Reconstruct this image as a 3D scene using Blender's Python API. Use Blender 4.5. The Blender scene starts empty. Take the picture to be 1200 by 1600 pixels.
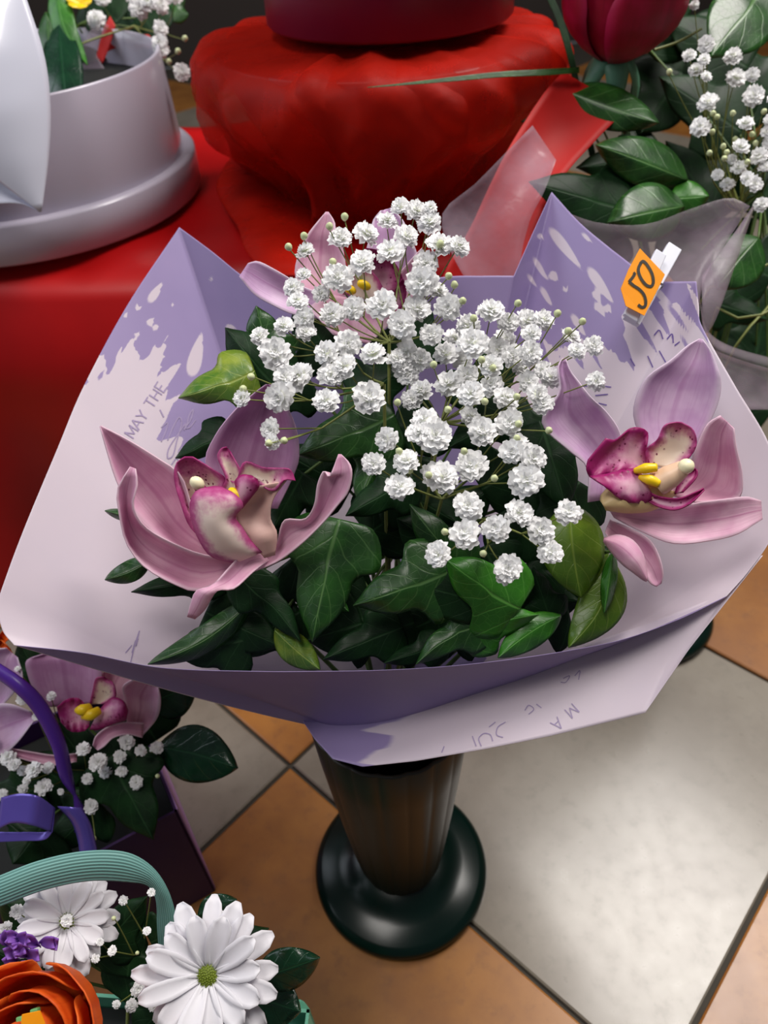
import bpy, bmesh, math, random
import numpy as np
from mathutils import Vector, Matrix
random.seed(7); rng = np.random.default_rng(7)
sc = bpy.context.scene
COL = sc.collection

# ------------------------------------------------------------------ camera
F = 1200.0                                   # focal length in pixels of the 1200x1600 frame
PITCH, ROLL = math.radians(42.446), math.radians(-3.603)
TILE = 0.40
CH = 1.7556 * TILE                           # camera height
fw = Vector((0, math.cos(PITCH), -math.sin(PITCH)))
r0 = Vector((1, 0, 0)); u0 = r0.cross(fw)
cr = r0 * math.cos(ROLL) + u0 * math.sin(ROLL)
cu = -r0 * math.sin(ROLL) + u0 * math.cos(ROLL)
CAM = Vector((0, 0, CH))
cd = bpy.data.cameras.new('camera'); cam = bpy.data.objects.new('camera', cd); COL.objects.link(cam)
m = Matrix((cr, cu, -fw)).transposed().to_4x4(); m.translation = CAM
cam.matrix_world = m
cd.sensor_fit = 'VERTICAL'; cd.sensor_height = 36; cd.lens = F / 1600 * 36
cd.clip_start = 0.01; cd.clip_end = 50
cd.dof.use_dof = True; cd.dof.focus_distance = 0.41; cd.dof.aperture_fstop = 9.0
sc.camera = cam

# ------------------------------------------------------------------ light
sc.view_settings.view_transform = 'Standard'; sc.view_settings.look = 'None'
sc.view_settings.gamma = 1; sc.view_settings.use_curve_mapping = False
sc.view_settings.exposure = 0.10
w = bpy.data.worlds.new('world'); sc.world = w; w.use_nodes = True
w.node_tree.nodes['Background'].inputs[0].default_value = (0.86, 0.90, 1.0, 1)
w.node_tree.nodes['Background'].inputs[1].default_value = 0.10

def area(name, loc, target, size, power, col):
    l = bpy.data.lights.new(name, 'AREA'); l.shape = 'RECTANGLE'; l.size, l.size_y = size
    l.energy = power; l.color = col
    o = bpy.data.objects.new(name, l); COL.objects.link(o); o.location = loc
    o.rotation_euler = (Vector(target) - Vector(loc)).to_track_quat('-Z', 'Y').to_euler()
    return o
area('ceiling_lamp_light', (0.95, 0.95, 2.3), (0.0, 0.45, 0.4), (1.0, 0.8), 50, (1.0, 0.95, 0.90))
area('ceiling_lamp_light', (-0.45, 0.0, 2.3), (0.0, 0.5, 0.4), (0.6, 0.6), 14, (1.0, 0.95, 0.90))
area('shop_window_light', (-2.3, 0.9, 1.7), (0, 0.7, 0.4), (1.8, 1.6), 26, (0.84, 0.90, 1.0))

# ------------------------------------------------------------------ helpers
def ray(x, y): return fw + cr * ((x - 600) / F) - cu * ((y - 800) / F)
def D(x, y, d): return CAM + ray(x, y) * d               # photo measure + distance -> place in the room
def Zp(x, y, z):
    d = ray(x, y); return CAM + d * ((z - CH) / d.z)
def proj(P):
    v = np.asarray(P) - np.array(CAM); wv = v @ np.array(fw)
    return 600 + F * (v @ np.array(cr)) / wv, 800 - F * (v @ np.array(cu)) / wv
def crop(ox, oy, s): return lambda p: (ox + p[0] * s, oy + p[1] * s)
ident = lambda p: p

def srgb(r, g, b):
    f = lambda c: c / 12.92 if c <= .04045 else ((c + .055) / 1.055) ** 2.4
    return (f(r / 255), f(g / 255), f(b / 255), 1)

def thing(name, label, cat, loc=(0, 0, 0), group=None):
    o = bpy.data.objects.new(name, None); COL.objects.link(o); o.location = loc
    o.empty_display_size = .02
    o['label'] = label; o['category'] = cat
    if group: o['group'] = group
    return o
def tag(o, label, cat, group=None):
    o['label'] = label; o['category'] = cat
    if group: o['group'] = group
    return o

def mesh_data(name, V, Fc, mat=None, uv=None, smooth=True, attrs=None):
    me = bpy.data.meshes.new(name)
    me.from_pydata([tuple(v) for v in V], [], [tuple(int(i) for i in f) for f in Fc])
    if uv is not None:
        L = me.uv_layers.new(name='UVMap'); idx = np.empty(len(me.loops), dtype=np.int32)
        me.loops.foreach_get('vertex_index', idx)
        L.data.foreach_set('uv', np.asarray(uv, dtype=np.float32)[idx].ravel())
    if attrs:
        for k, a in attrs.items():
            at = me.attributes.new(k, 'FLOAT', 'POINT'); at.data.foreach_set('value', np.asarray(a, dtype=np.float32))
    if smooth: me.polygons.foreach_set('use_smooth', [True] * len(me.polygons))
    if mat: me.materials.append(mat)
    me.update(); return me

def place(name, me, parent=None, loc=None, rot=None, scale=None):
    """link a mesh; parts whose vertices are in room coordinates are moved into the parent's frame"""
    o = bpy.data.objects.new(name, me); COL.objects.link(o)
    if parent is not None:
        o.parent = parent
        pm = world_loc(parent)
        o.location = (Vector(loc) - pm) if loc is not None else -pm
    elif loc is not None: o.location = loc
    if rot is not None:
        o.rotation_mode = 'QUATERNION'; o.rotation_quaternion = rot
    if scale is not None: o.scale = (scale,) * 3 if not hasattr(scale, '__len__') else scale
    return o
def world_loc(o):
    v = Vector((0, 0, 0))
    while o is not None: v = v + o.location; o = o.parent
    return v
def obj(name, V, Fc, mat, parent=None, uv=None, smooth=True, thick=0, attrs=None):
    """mesh given in room coordinates; its origin is put at its own centre"""
    V = np.asarray([tuple(v) for v in V], dtype=float)
    c = V.mean(axis=0)
    me = mesh_data(name, V - c, Fc, mat, uv, smooth, attrs)
    o = place(name, me, parent, Vector(c))
    if thick:
        md = o.modifiers.new('thick', 'SOLIDIFY'); md.thickness = thick; md.offset = 0
    return o

def crom(P, n):
    P = np.asarray([tuple(p) for p in P], dtype=float)
    if len(P) == 1: return np.repeat(P, n, 0)
    seg = np.linalg.norm(np.diff(P, axis=0), axis=1) + 1e-9
    kn = np.concatenate([[0], np.cumsum(seg ** .6)]); kn /= kn[-1]
    t = np.linspace(0, 1, n)
    m_ = np.zeros_like(P)
    for i in range(len(P)):
        if i == 0: m_[i] = (P[1] - P[0]) / (kn[1] - kn[0])
        elif i == len(P) - 1: m_[i] = (P[-1] - P[-2]) / (kn[-1] - kn[-2])
        else: m_[i] = (P[i + 1] - P[i - 1]) / (kn[i + 1] - kn[i - 1])
    i = np.clip(np.searchsorted(kn, t, side='right') - 1, 0, len(P) - 2)
    hh = (kn[i + 1] - kn[i])[:, None]; s = ((t - kn[i]) / (kn[i + 1] - kn[i]))[:, None]
    return ((2 * s**3 - 3 * s**2 + 1) * P[i] + (s**3 - 2 * s**2 + s) * hh * m_[i]
            + (-2 * s**3 + 3 * s**2) * P[i + 1] + (s**3 - s**2) * hh * m_[i + 1])

def gridfaces(nr, nc, wrap=False):
    f = []
    for i in range(nr - 1):
        for j in range(nc if wrap else nc - 1):
            k = (j + 1) % nc
            f.append((i * nc + j, i * nc + k, (i + 1) * nc + k, (i + 1) * nc + j))
    return f

def interp(a, n):
    if not hasattr(a, '__len__'): return np.full(n, float(a))
    return np.interp(np.linspace(0, 1, n), np.linspace(0, 1, len(a)), a)

def petal(name, L, R, dep, mat, parent=None, cup=0.0, dl=0.0, dr=0.0, nr=18, nc=11, ruf=0.0, rf=5, xf=ident,
          thick=.0007, cupp=1.0, ph=None):
    """a curved sheet between two edges that run base -> tip; dep = distance along it, cup = how far its middle sinks"""
    Lp = crom([xf(p) for p in L], nr); Rp = crom([xf(p) for p in R], nr)
    d = crom([(x,) for x in dep], nr)[:, 0] if hasattr(dep, '__len__') else interp(dep, nr)
    dl, dr, cp = interp(dl, nr), interp(dr, nr), interp(cup, nr)
    V, UV = [], []
    ph = random.uniform(0, 6) if ph is None else ph
    for i in range(nr):
        v = i / (nr - 1)
        for j in range(nc):
            u = j / (nc - 1); s = 2 * u - 1
            x = Lp[i][0] * (1 - u) + Rp[i][0] * u; y = Lp[i][1] * (1 - u) + Rp[i][1] * u
            e = (dl[i] * (s * s) if s < 0 else dr[i] * (s * s))
            c = cp[i] * (1 - abs(s) ** (2 * cupp))
            rr = ruf * math.sin(v * rf * 2 * math.pi + ph + (2 if s > 0 else 0)) * abs(s) ** 2 * math.sin(math.pi * min(1, v * 1.05))
            V.append(D(x, y, d[i] + e + c + rr)); UV.append((u, v))
    return obj(name, V, gridfaces(nr, nc), mat, parent, UV, True, thick)

def tube(name, P, rad, mat, parent=None, n=None, sides=8, caps=True):
    P = crom(P, n or max(6, len(P) * 4)); k = len(P); r = interp(rad, k)
    V = []; T = np.gradient(P, axis=0)
    up = Vector((.31, .2, .93))
    for i in range(k):
        t = Vector(T[i]).normalized(); a = t.cross(up)
        if a.length < 1e-4: a = t.cross(Vector((1, 0, 0)))
        a.normalize(); b = t.cross(a)
        for j in range(sides):
            q = 2 * math.pi * j / sides
            V.append(Vector(P[i]) + (a * math.cos(q) + b * math.sin(q)) * r[i])
    Fc = gridfaces(k, sides, True)
    if caps: Fc += [tuple(range(sides))[::-1], tuple((k - 1) * sides + j for j in range(sides))]
    return obj(name, V, Fc, mat, parent)

def tubes_mesh(paths, mat, name, parent, sides=5):
    """several thin branches of ONE plant stem as one mesh"""
    V, Fc = [], []
    for P, ra, rb in paths:
        P = crom(P, 9); k = len(P); T = np.gradient(P, axis=0); o0 = len(V)
        for i in range(k):
            t = Vector(T[i]).normalized(); a = t.cross(Vector((.3, .2, .9)))
            if a.length < 1e-4: a = Vector((1, 0, 0))
            a.normalize(); b = t.cross(a); r = ra + (rb - ra) * i / (k - 1)
            for j in range(sides):
                q = 2 * math.pi * j / sides; V.append(Vector(P[i]) + (a * math.cos(q) + b * math.sin(q)) * r)
        Fc += [tuple(o0 + i for i in f) for f in gridfaces(k, sides, True)]
    return obj(name, V, Fc, mat, parent)

def lathe(name, prof, c, mat, parent=None, n=64, fn=None, uv=False):
    V, UV = [], []
    for i, (r, z) in enumerate(prof):
        for j in range(n):
            a = 2 * math.pi * j / n
            rr, zz = (fn(r, z, a, i) if fn else (r, z))
            V.append((c[0] + rr * math.cos(a), c[1] + rr * math.sin(a), c[2] + zz)); UV.append((j / n, i / (len(prof) - 1)))
    return obj(name, V, gridfaces(len(prof), n, True), mat, parent, UV)

def ellipsoid(name, c, axis, ra, rb, mat, parent=None, n=14, m_=9):
    V = []; ax = Vector(axis).normalized(); q = ax.to_track_quat('Z', 'Y')
    for i in range(m_):
        t = math.pi * i / (m_ - 1)
        for j in range(n):
            a = 2 * math.pi * j / n
            V.append(Vector(c) + q @ Vector((rb * math.sin(t) * math.cos(a), rb * math.sin(t) * math.sin(a), ra * math.cos(t))))
    return obj(name, V, gridfaces(m_, n, True), mat, parent)

# ------------------------------------------------------------------ materials
class M:
    """small node-tree writer"""
    def __init__(s, name, rough=.5, spec=.5, trans=0.0, tcol=None, alpha=1.0, coat=0, sheen=0, metal=0):
        s.m = bpy.data.materials.new(name); s.m.use_nodes = True; s.t = s.m.node_tree; s.n = s.t.nodes
        s.b = s.n['Principled BSDF']; s.b.inputs['Roughness'].default_value = rough
        s.b.inputs['Specular IOR Level'].default_value = spec; s.b.inputs['Coat Weight'].default_value = coat
        s.b.inputs['Sheen Weight'].default_value = sheen; s.b.inputs['Metallic'].default_value = metal
        s.trans = trans; s.alpha = alpha; s.out = s.n['Material Output']
    def new(s, ty, **kw):
        n = s.n.new(ty)
        for k, v in kw.items(): setattr(n, k, v)
        return n
    def link(s, a, b): s.t.links.new(a, b)
    def val(s, x, sock):
        if isinstance(x, (int, float)): sock.default_value = x
        elif isinstance(x, tuple): sock.default_value = x
        else: s.link(x, sock)
    def math(s, op, a, b=0.0, c=0.0, clamp=False):
        n = s.new('ShaderNodeMath', operation=op); n.use_clamp = clamp
        s.val(a, n.inputs[0]); s.val(b, n.inputs[1])
        if op in ('MULTIPLY_ADD', 'SMOOTH_MIN'): s.val(c, n.inputs[2])
        return n.outputs[0]
    def remap(s, x, a, b, c=0.0, d=1.0, smooth=True):
        n = s.new('ShaderNodeMapRange'); n.interpolation_type = 'SMOOTHSTEP' if smooth else 'LINEAR'
        s.val(x, n.inputs[0])
        for i, v in zip((1, 2, 3, 4), (a, b, c, d)): n.inputs[i].default_value = v
        return n.outputs[0]
    def mix(s, f, a, b):
        n = s.new('ShaderNodeMix', data_type='RGBA'); s.val(f, n.inputs[0]); s.val(a, n.inputs[6]); s.val(b, n.inputs[7]); return n.outputs[2]
    def noise(s, vec, scale, detail=4, rough=.55):
        n = s.new('ShaderNodeTexNoise'); n.inputs['Scale'].default_value = scale; n.inputs['Detail'].default_value = detail
        n.inputs['Roughness'].default_value = rough
        if vec is not None: s.link(vec, n.inputs['Vector'])
        return n.outputs['Fac']
    def uvw(s):
        n = s.new('ShaderNodeTexCoord'); sp = s.new('ShaderNodeSeparateXYZ'); s.link(n.outputs['UV'], sp.inputs[0])
        s.tc = n; return sp.outputs[0], sp.outputs[1]
    def objc(s): return s.new('ShaderNodeTexCoord').outputs['Object']
    def geo(s): return s.new('ShaderNodeNewGeometry').outputs['Position']
    def comb(s, x, y, z=0.0):
        n = s.new('ShaderNodeCombineXYZ'); s.val(x, n.inputs[0]); s.val(y, n.inputs[1]); s.val(z, n.inputs[2]); return n.outputs[0]
    def rnd(s): return s.new('ShaderNodeObjectInfo').outputs['Random']
    def bump(s, h, strength=.2, dist=.001):
        n = s.new('ShaderNodeBump'); n.inputs['Strength'].default_value = strength; n.inputs['Distance'].default_value = dist
        s.link(h, n.inputs['Height']); s.link(n.outputs[0], s.b.inputs['Normal'])
    def done(s, col):
        s.val(col, s.b.inputs['Base Color']); last = s.b.outputs[0]
        if s.trans:
            t = s.new('ShaderNodeBsdfTranslucent'); s.val(col, t.inputs[0])
            mx = s.new('ShaderNodeMixShader'); mx.inputs[0].default_value = s.trans
            s.link(last, mx.inputs[1]); s.link(t.outputs[0], mx.inputs[2]); last = mx.outputs[0]
        if not (isinstance(s.alpha, float) and s.alpha >= 1):
            t = s.new('ShaderNodeBsdfTransparent'); mx = s.new('ShaderNodeMixShader'); s.val(s.alpha, mx.inputs[0])
            s.link(t.outputs[0], mx.inputs[1]); s.link(last, mx.inputs[2]); last = mx.outputs[0]
        s.link(last, s.out.inputs[0]); return s.m

def plain(name, c, rough=.5, var=.12, scale=40, **kw):
    k = M(name, rough, **kw); n = k.noise(k.objc(), scale)
    d = tuple(x * (1 - var) for x in c[:3]) + (1,); e = tuple(min(1, x * (1 + var)) for x in c[:3]) + (1,)
    return k.done(k.mix(n, d, e))

def petal_mat(name, base, light, vein, edge, rough=.45, trans=.25, deep=None):
    k = M(name, rough, .35, trans); u, v = k.uvw()
    n = k.noise(k.comb(k.math('MULTIPLY', u, 26.0), k.math('MULTIPLY', v, 1.6)), 1.0, 3)
    n2 = k.noise(k.objc(), 45, 3)
    a = k.math('ABSOLUTE', k.math('SUBTRACT', u, .5))
    c = k.mix(k.remap(n2, .35, .65), base, light)
    c = k.mix(k.math('MULTIPLY', k.remap(n, .45, .8), .45), c, vein)
    if deep: c = k.mix(k.math('MULTIPLY', k.remap(v, .45, .0), .7), c, deep)
    c = k.mix(k.math('MULTIPLY', k.remap(a, .06, .0), .45), c, vein)
    c = k.mix(k.math('MULTIPLY', k.remap(a, .40, .5), .7), c, edge)
    k.bump(n, .25, .0006)
    return k.done(c)

MAT = {}
MAT['orchid'] = petal_mat('orchid_petal', srgb(224, 166, 198), srgb(240, 198, 218), srgb(196, 112, 162), srgb(244, 216, 230), deep=srgb(226, 172, 192))
MAT['orchid_pale'] = petal_mat('orchid_petal_pale', srgb(206, 165, 208), srgb(226, 196, 226), srgb(186, 128, 184), srgb(240, 225, 240))
MAT['orchid_dusk'] = petal_mat('orchid_petal_dusk', srgb(196, 142, 188), srgb(212, 166, 206), srgb(172, 104, 160), srgb(224, 190, 222))

def lip_mat(name, spots=True, inner=srgb(248, 232, 214), rim=srgb(168, 42, 116), frm=.30):
    k = M(name, .42, .4, .2); u, v = k.uvw()
    a = k.math('ABSOLUTE', k.math('SUBTRACT', u, .5))
    nz = k.noise(k.objc(), 260, 4)
    e = k.math('MAXIMUM', k.math('MULTIPLY', a, 1.25), k.math('SUBTRACT', v, .28))
    e = k.math('ADD', e, k.math('MULTIPLY', k.math('SUBTRACT', nz, .5), .35))
    c = k.mix(k.remap(e, frm - .05, frm + .26), inner, srgb(206, 112, 164))
    c = k.mix(k.remap(e, frm + .12, frm + .42), c, rim)
    if spots:
        vo = k.new('ShaderNodeTexVoronoi'); vo.inputs['Scale'].default_value = 420; k.link(k.objc(), vo.inputs['Vector'])
        sp = k.math('MULTIPLY', k.remap(vo.outputs['Distance'], .34, .22), k.remap(e, .12, .3))
        sp = k.math('MULTIPLY', sp, k.remap(k.noise(k.objc(), 120), .5, .58))
        c = k.mix(sp, c, srgb(120, 16, 70))
    return k.done(c)
MAT['lip'] = lip_mat('orchid_lip')
MAT['lip_white'] = lip_mat('orchid_lip_white', False, srgb(250, 232, 222), srgb(176, 54, 122), .30)
MAT['lip_pink'] = lip_mat('orchid_lip_pink', True, srgb(236, 186, 206), srgb(160, 30, 106), .13)
MAT['throat'] = plain('orchid_throat', srgb(226, 186, 176), .45, .12, 60, trans=.15)
MAT['throat_yellow'] = plain('orchid_throat_yellow', srgb(232, 204, 150), .45, .12, 60, trans=.15)
MAT['cream'] = plain('orchid_anther', srgb(248, 240, 200), .4, .05)
MAT['column'] = plain('orchid_column', srgb(226, 190, 160), .4, .15, 90)
MAT['yellow'] = plain('orchid_callus', srgb(246, 205, 20), .4, .12, 150)

def leaf_mat(name, a, b, vein, rough=.36, olive=None):
    k = M(name, rough, .5 if rough < .45 else .2, .15, coat=.12 if rough < .45 else .04); k.b.inputs['Coat Roughness'].default_value = .22
    u, v = k.uvw(); n = k.noise(k.objc(), 55, 4)
    s = k.math('SUBTRACT', u, .5); ab = k.math('ABSOLUTE', s)
    c = k.mix(k.remap(n, .3, .7), a, b)
    if olive: c = k.mix(k.math('MULTIPLY', k.remap(k.noise(k.objc(), 22, 2), .42, .62), .8), c, olive)
    q = k.math('FRACT', k.math('ADD', k.math('MULTIPLY', k.math('SUBTRACT', v, k.math('MULTIPLY', ab, .55)), 5.5), k.math('MULTIPLY', n, .35)))
    side = k.remap(k.math('ABSOLUTE', k.math('SUBTRACT', q, .5)), .06, .0)
    mid = k.remap(ab, .028, .004)
    vn = k.math('MAXIMUM', k.math('MULTIPLY', side, .55), mid)
    fine = k.new('ShaderNodeTexVoronoi', feature='DISTANCE_TO_EDGE'); fine.inputs['Scale'].default_value = 190; k.link(k.objc(), fine.inputs['Vector'])
    vn = k.math('MAXIMUM', vn, k.math('MULTIPLY', k.remap(fine.outputs['Distance'], .06, .0), .16))
    c = k.mix(k.math('MULTIPLY', vn, .62), c, vein)
    k.bump(k.math('MULTIPLY', vn, -1.0), .35, .0007)
    return k.done(c)
MAT['ivy'] = leaf_mat('ivy_leaf', srgb(24, 62, 22), srgb(42, 92, 32), srgb(104, 146, 84))
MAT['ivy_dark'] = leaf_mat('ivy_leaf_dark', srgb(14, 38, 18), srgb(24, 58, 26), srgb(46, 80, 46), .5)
MAT['ivy_bright'] = leaf_mat('ivy_leaf_bright', srgb(44, 110, 26), srgb(66, 140, 36), srgb(110, 176, 80), olive=srgb(36, 92, 24))
MAT['ivy_olive'] = leaf_mat('ivy_leaf_olive', srgb(84, 118, 26), srgb(112, 142, 36), srgb(140, 164, 66), olive=srgb(70, 108, 24))
MAT['ivy_yellow'] = leaf_mat('ivy_leaf_yellow', srgb(60, 108, 32), srgb(150, 166, 50), srgb(168, 182, 90), olive=srgb(46, 98, 34))
MAT['broad'] = leaf_mat('broad_leaf', srgb(12, 46, 30), srgb(20, 62, 38), srgb(34, 84, 50), .22)
MAT['stem'] = plain('green_stem', srgb(84, 112, 48), .5, .2, 120)
MAT['dkstem'] = plain('dark_stem', srgb(40, 62, 30), .5, .2, 120)
MAT['twig'] = plain('gypsophila_stem', srgb(120, 128, 66), .5, .2, 200)
MAT['bud'] = plain('gypsophila_bud', srgb(206, 214, 166), .5, .15, 300)
MAT['calyx'] = plain('gypsophila_calyx', srgb(150, 170, 96), .5, .15, 300)
k = M('gypsophila_petal', .55, .3, .22); oc = k.objc(); ln = k.new('ShaderNodeVectorMath', operation='LENGTH'); k.link(oc, ln.inputs[0])
MAT['gyp'] = k.done(k.mix(k.remap(ln.outputs['Value'], .05, .28), srgb(238, 244, 214), srgb(253, 253, 254)))

# ------------------------------------------------------------------ setting
TH = math.radians(-44.39); O = Vector((-.27487 * TILE, 1.00319 * TILE, 0))
e1 = Vector((math.cos(TH), math.sin(TH), 0)); e2 = Vector((-math.sin(TH), math.cos(TH), 0))
k = M('grout', .8); n_ = k.noise(k.geo(), 60); MAT['grout'] = k.done(k.mix(n_, srgb(46, 42, 36), srgb(66, 60, 50)))
def tile_mat(name, a, b, c_, rough):
    k = M(name, rough, .5, coat=.22); k.b.inputs['Coat Roughness'].default_value = .16
    g = k.geo(); n1 = k.noise(g, 9, 5, .6); n2 = k.noise(g, 60, 5, .65)
    c = k.mix(k.remap(n1, .34, .66), a, b); c = k.mix(k.math('MULTIPLY', k.remap(n2, .5, .72), .4), c, c_)
    rv = k.math('MULTIPLY_ADD', k.rnd(), .22, .88)
    mm = k.new('ShaderNodeVectorMath', operation='SCALE'); k.link(c, mm.inputs[0]); k.link(rv, mm.inputs['Scale'])
    k.link(k.math('MULTIPLY_ADD', n2, .16, rough - .08), k.b.inputs['Roughness'])
    k.bump(n2, .06, .0005)
    return k.done(mm.outputs[0])
MAT['tile_white'] = tile_mat('tile_white', srgb(118, 109, 97), srgb(132, 124, 112), srgb(104, 96, 85), .30)
MAT['tile_orange'] = tile_mat('tile_orange', srgb(164, 108, 46), srgb(138, 86, 36), srgb(108, 68, 34), .40)
MAT['wall'] = plain('wall_paint', srgb(46, 38, 34), .7, .2, 4)

X0, X1, Y0, Y1 = -2.7, 2.7, -1.2, 3.4
floor = obj('floor', [(X0, Y0, -.004), (X1, Y0, -.004), (X1, Y1, -.004), (X0, Y1, -.004), (X0, Y0, -.05), (X1, Y0, -.05), (X1, Y1, -.05), (X0, Y1, -.05)],
            [(0, 1, 2, 3), (7, 6, 5, 4), (0, 4, 5, 1), (1, 5, 6, 2), (2, 6, 7, 3), (3, 7, 4, 0)], MAT['grout'], smooth=False)
floor['kind'] = 'structure'
g = .0021; bv = .0016; s0 = TILE - 2 * g
tv, tf = [], []
for (z, ins) in ((-.004, 0), (-.0012, 0), (0, bv)):
    for a, b in ((ins, ins), (s0 - ins, ins), (s0 - ins, s0 - ins), (ins, s0 - ins)): tv.append((a - s0 / 2, b - s0 / 2, z))
for q in (0, 4):
    for j in range(4): tf.append((q + j, q + (j + 1) % 4, q + 4 + (j + 1) % 4, q + 4 + j))
tf.append((8, 9, 10, 11))
tile_me = {c: mesh_data('tile', tv, tf, MAT[c], smooth=False) for c in ('tile_white', 'tile_orange')}
for i in range(-7, 8):
    for j in range(-4, 8):
        c = O + e1 * ((i + .5) * TILE) + e2 * ((j + .5) * TILE)
        if not (-2.0 < c.x < 2.0 and -.45 < c.y < Y1 - .3): continue
        t = place('tile', tile_me['tile_white' if (i + j) % 2 == 0 else 'tile_orange'], floor, (c.x, c.y, 0))
        t.rotation_euler = (0, 0, TH)
wb = obj('wall_back', [(X0, Y1, 0), (X1, Y1, 0), (X1, Y1, 2.7), (X0, Y1, 2.7), (X0, Y1 + .1, 0), (X1, Y1 + .1, 0), (X1, Y1 + .1, 2.7), (X0, Y1 + .1, 2.7)],
         [(3, 2, 1, 0), (4, 5, 6, 7), (0, 1, 5, 4), (2, 3, 7, 6), (1, 2, 6, 5), (3, 0, 4, 7)], MAT['wall'], smooth=False)
wb['kind'] = 'structure'
MAT['side_wall'] = plain('side_wall_paint', srgb(120, 108, 98), .7, .1, 4)
for nm, xx, tt_ in (('wall_left', X0, -.1), ('wall_right', X1, .1)):
    wl_ = obj(nm, [(x, y, z) for z in (0, 2.7) for x, y in ((xx, -.6), (xx + tt_, -.6), (xx + tt_, Y1), (xx, Y1))], [(3, 2, 1, 0), (4, 5, 6, 7), (0, 1, 5, 4), (1, 2, 6, 5), (2, 3, 7, 6), (3, 0, 4, 7)], MAT['side_wall'], smooth=False)
    wl_['kind'] = 'structure'

# ------------------------------------------------------------------ red cloth covered plinth, hat box, covered stand
PZ = .40
k = M('red_satin', .38, .4); n_ = k.noise(k.geo(), 9, 4)
MAT['red_cloth'] = k.done(k.mix(n_, srgb(150, 4, 10), srgb(196, 14, 14)))
def organza(name, a, lo, hi):
    k = M(name, .55, .3, .45); n = k.noise(k.geo(), 14, 3)
    wv = k.new('ShaderNodeTexNoise'); wv.inputs['Scale'].default_value = 900; k.link(k.geo(), wv.inputs['Vector'])
    k.alpha = k.remap(n, .35, .7, lo, hi); k.bump(k.noise(k.geo(), 26, 2), .35, .008); return k.done(k.mix(wv.outputs['Fac'], a, srgb(226, 44, 12)))
MAT['organza'] = organza('red_organza', srgb(192, 13, 6), .42, .74)
MAT['burgundy'] = plain('burgundy_card', srgb(112, 4, 44), .35, .1, 12)
MAT['bucket'] = plain('dark_red_bucket', srgb(112, 8, 18), .4, .15, 10)

plinth = thing('draped_plinth', 'low display plinth draped in shiny red satin cloth under the white hat box', 'plinth', (-.25, .95, 0))
# plinth cloth: top with soft creases, front drape falling to the floor
def cloth(name, x0, x1, yf, yb, zt, parent, mat, seed=0, nx=90, ny=60):
    rs = np.random.default_rng(seed); V, UV = [], []
    fr = rs.uniform(14, 46, 6); am = rs.uniform(.4, 1, 6); phs = rs.uniform(0, 6, 6)
    for i in range(ny):
        s = i / (ny - 1)
        for j in range(nx):
            u = j / (nx - 1); x = x0 + (x1 - x0) * u
            fold = sum(a * math.sin(f * x + p) for a, f, p in zip(am, fr, phs)) / 3
            if s < .4:
                q = s / .4; y = yb + (yf - yb) * q; z = zt + .003 * math.sin(37 * x + 11 * y) * math.sin(29 * y + 1.2) - .012 * max(0, q - .85) / .15 * (q - .85) * 6
            else:
                q = (s - .4) / .6; z = (zt - .011) * (1 - q) + .004 * q; y = yf - .012 - .028 * math.sin(min(1, q * 4) * 1.57) - .02 * q + fold * (.012 + .045 * q) * (1 + .35 * math.sin(9 * x + 6 * q))
            V.append((x, y, z)); UV.append((u, s))
    return obj(name, V, gridfaces(ny, nx), mat, parent, UV, True, .001)
cloth('satin_cover', -.95, .17, .70, 1.12, PZ, plinth, MAT['red_cloth'], 3)
obj('body', [(x, y, z) for z in (.004, PZ - .015) for x, y in ((-.9, .76), (.13, .76), (.13, 1.08), (-.9, 1.08))],
    [(3, 2, 1, 0), (4, 5, 6, 7), (0, 1, 5, 4), (1, 2, 6, 5), (2, 3, 7, 6), (3, 0, 4, 7)], MAT['bucket'], plinth, smooth=False)

k = M('pearl_white_card', .28, .5, coat=.3); n_ = k.noise(k.objc(), 6, 2)
MAT['hat'] = k.done(k.mix(n_, srgb(182, 177, 194), srgb(198, 192, 208)))
MAT['dark_inside'] = plain('dark_foam', srgb(20, 24, 22), .8)
hc = (-.357, .869, PZ + .004)
hat = thing('hat_box', 'round pearl white hat box with its lid worn as base, on red satin', 'box', hc)
R_ = .178
lathe('lid_base', [(0.001, 0), (R_ - .004, 0), (R_, .003), (R_, .036), (R_ - .002, .0385), (R_ - .006, .039), (R_ - .012, .0385)], hc, MAT['hat'], hat, 96)
lathe('wall', [(R_ - .012, .035), (R_ - .015, .13), (R_ - .0155, .1315), (R_ - .017, .132), (R_ - .0185, .1315), (R_ - .019, .12), (R_ - .019, .095)], hc, MAT['hat'], hat, 96)
lathe('foam', [(.001, .100), (R_ - .0195, .098), (R_ - .0195, .095)], hc, MAT['dark_inside'], hat, 48)

# covered stand
sx, sy = .022, .835
stand = thing('draped_bucket_stand', 'red bucket stand swathed in sheer red organza, wider at the top, under burgundy box', 'stand', (sx, sy, PZ))
lathe('bucket', [(.001, .406), (.085, .406), (.09, .41), (.10, .43), (.155, .541), (.152, .543), (.001, .541)], (sx, sy, 0), MAT['bucket'], stand, 64)
def orgf(sd, amp):
    rs = np.random.default_rng(sd); fr = rs.integers(3, 22, 6); ph = rs.uniform(0, 6, 6); am = rs.uniform(.3, 1, 6)
    def f(r, z, a, i):
        q = sum(x * (1 - 2 * abs(math.sin((fq * a + p + z * 26 * (k_ - 2.5)) / 2))) for k_, (x, fq, p) in enumerate(zip(am, fr, ph))) / 2.4
        fall = min(1, max(0, (.57 - z) / .10))
        return r + amp * q * (.25 + fall) * (1 if r > .12 else .6), z + .004 * q * (1 if r > .1 else 0)
    return f
prof = crom([(.05, .548), (.12, .549), (.158, .547), (.172, .538), (.178, .522), (.170, .497), (.145, .465), (.122, .43), (.108, .412), (.118, .407), (.14, .406)], 60)
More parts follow.
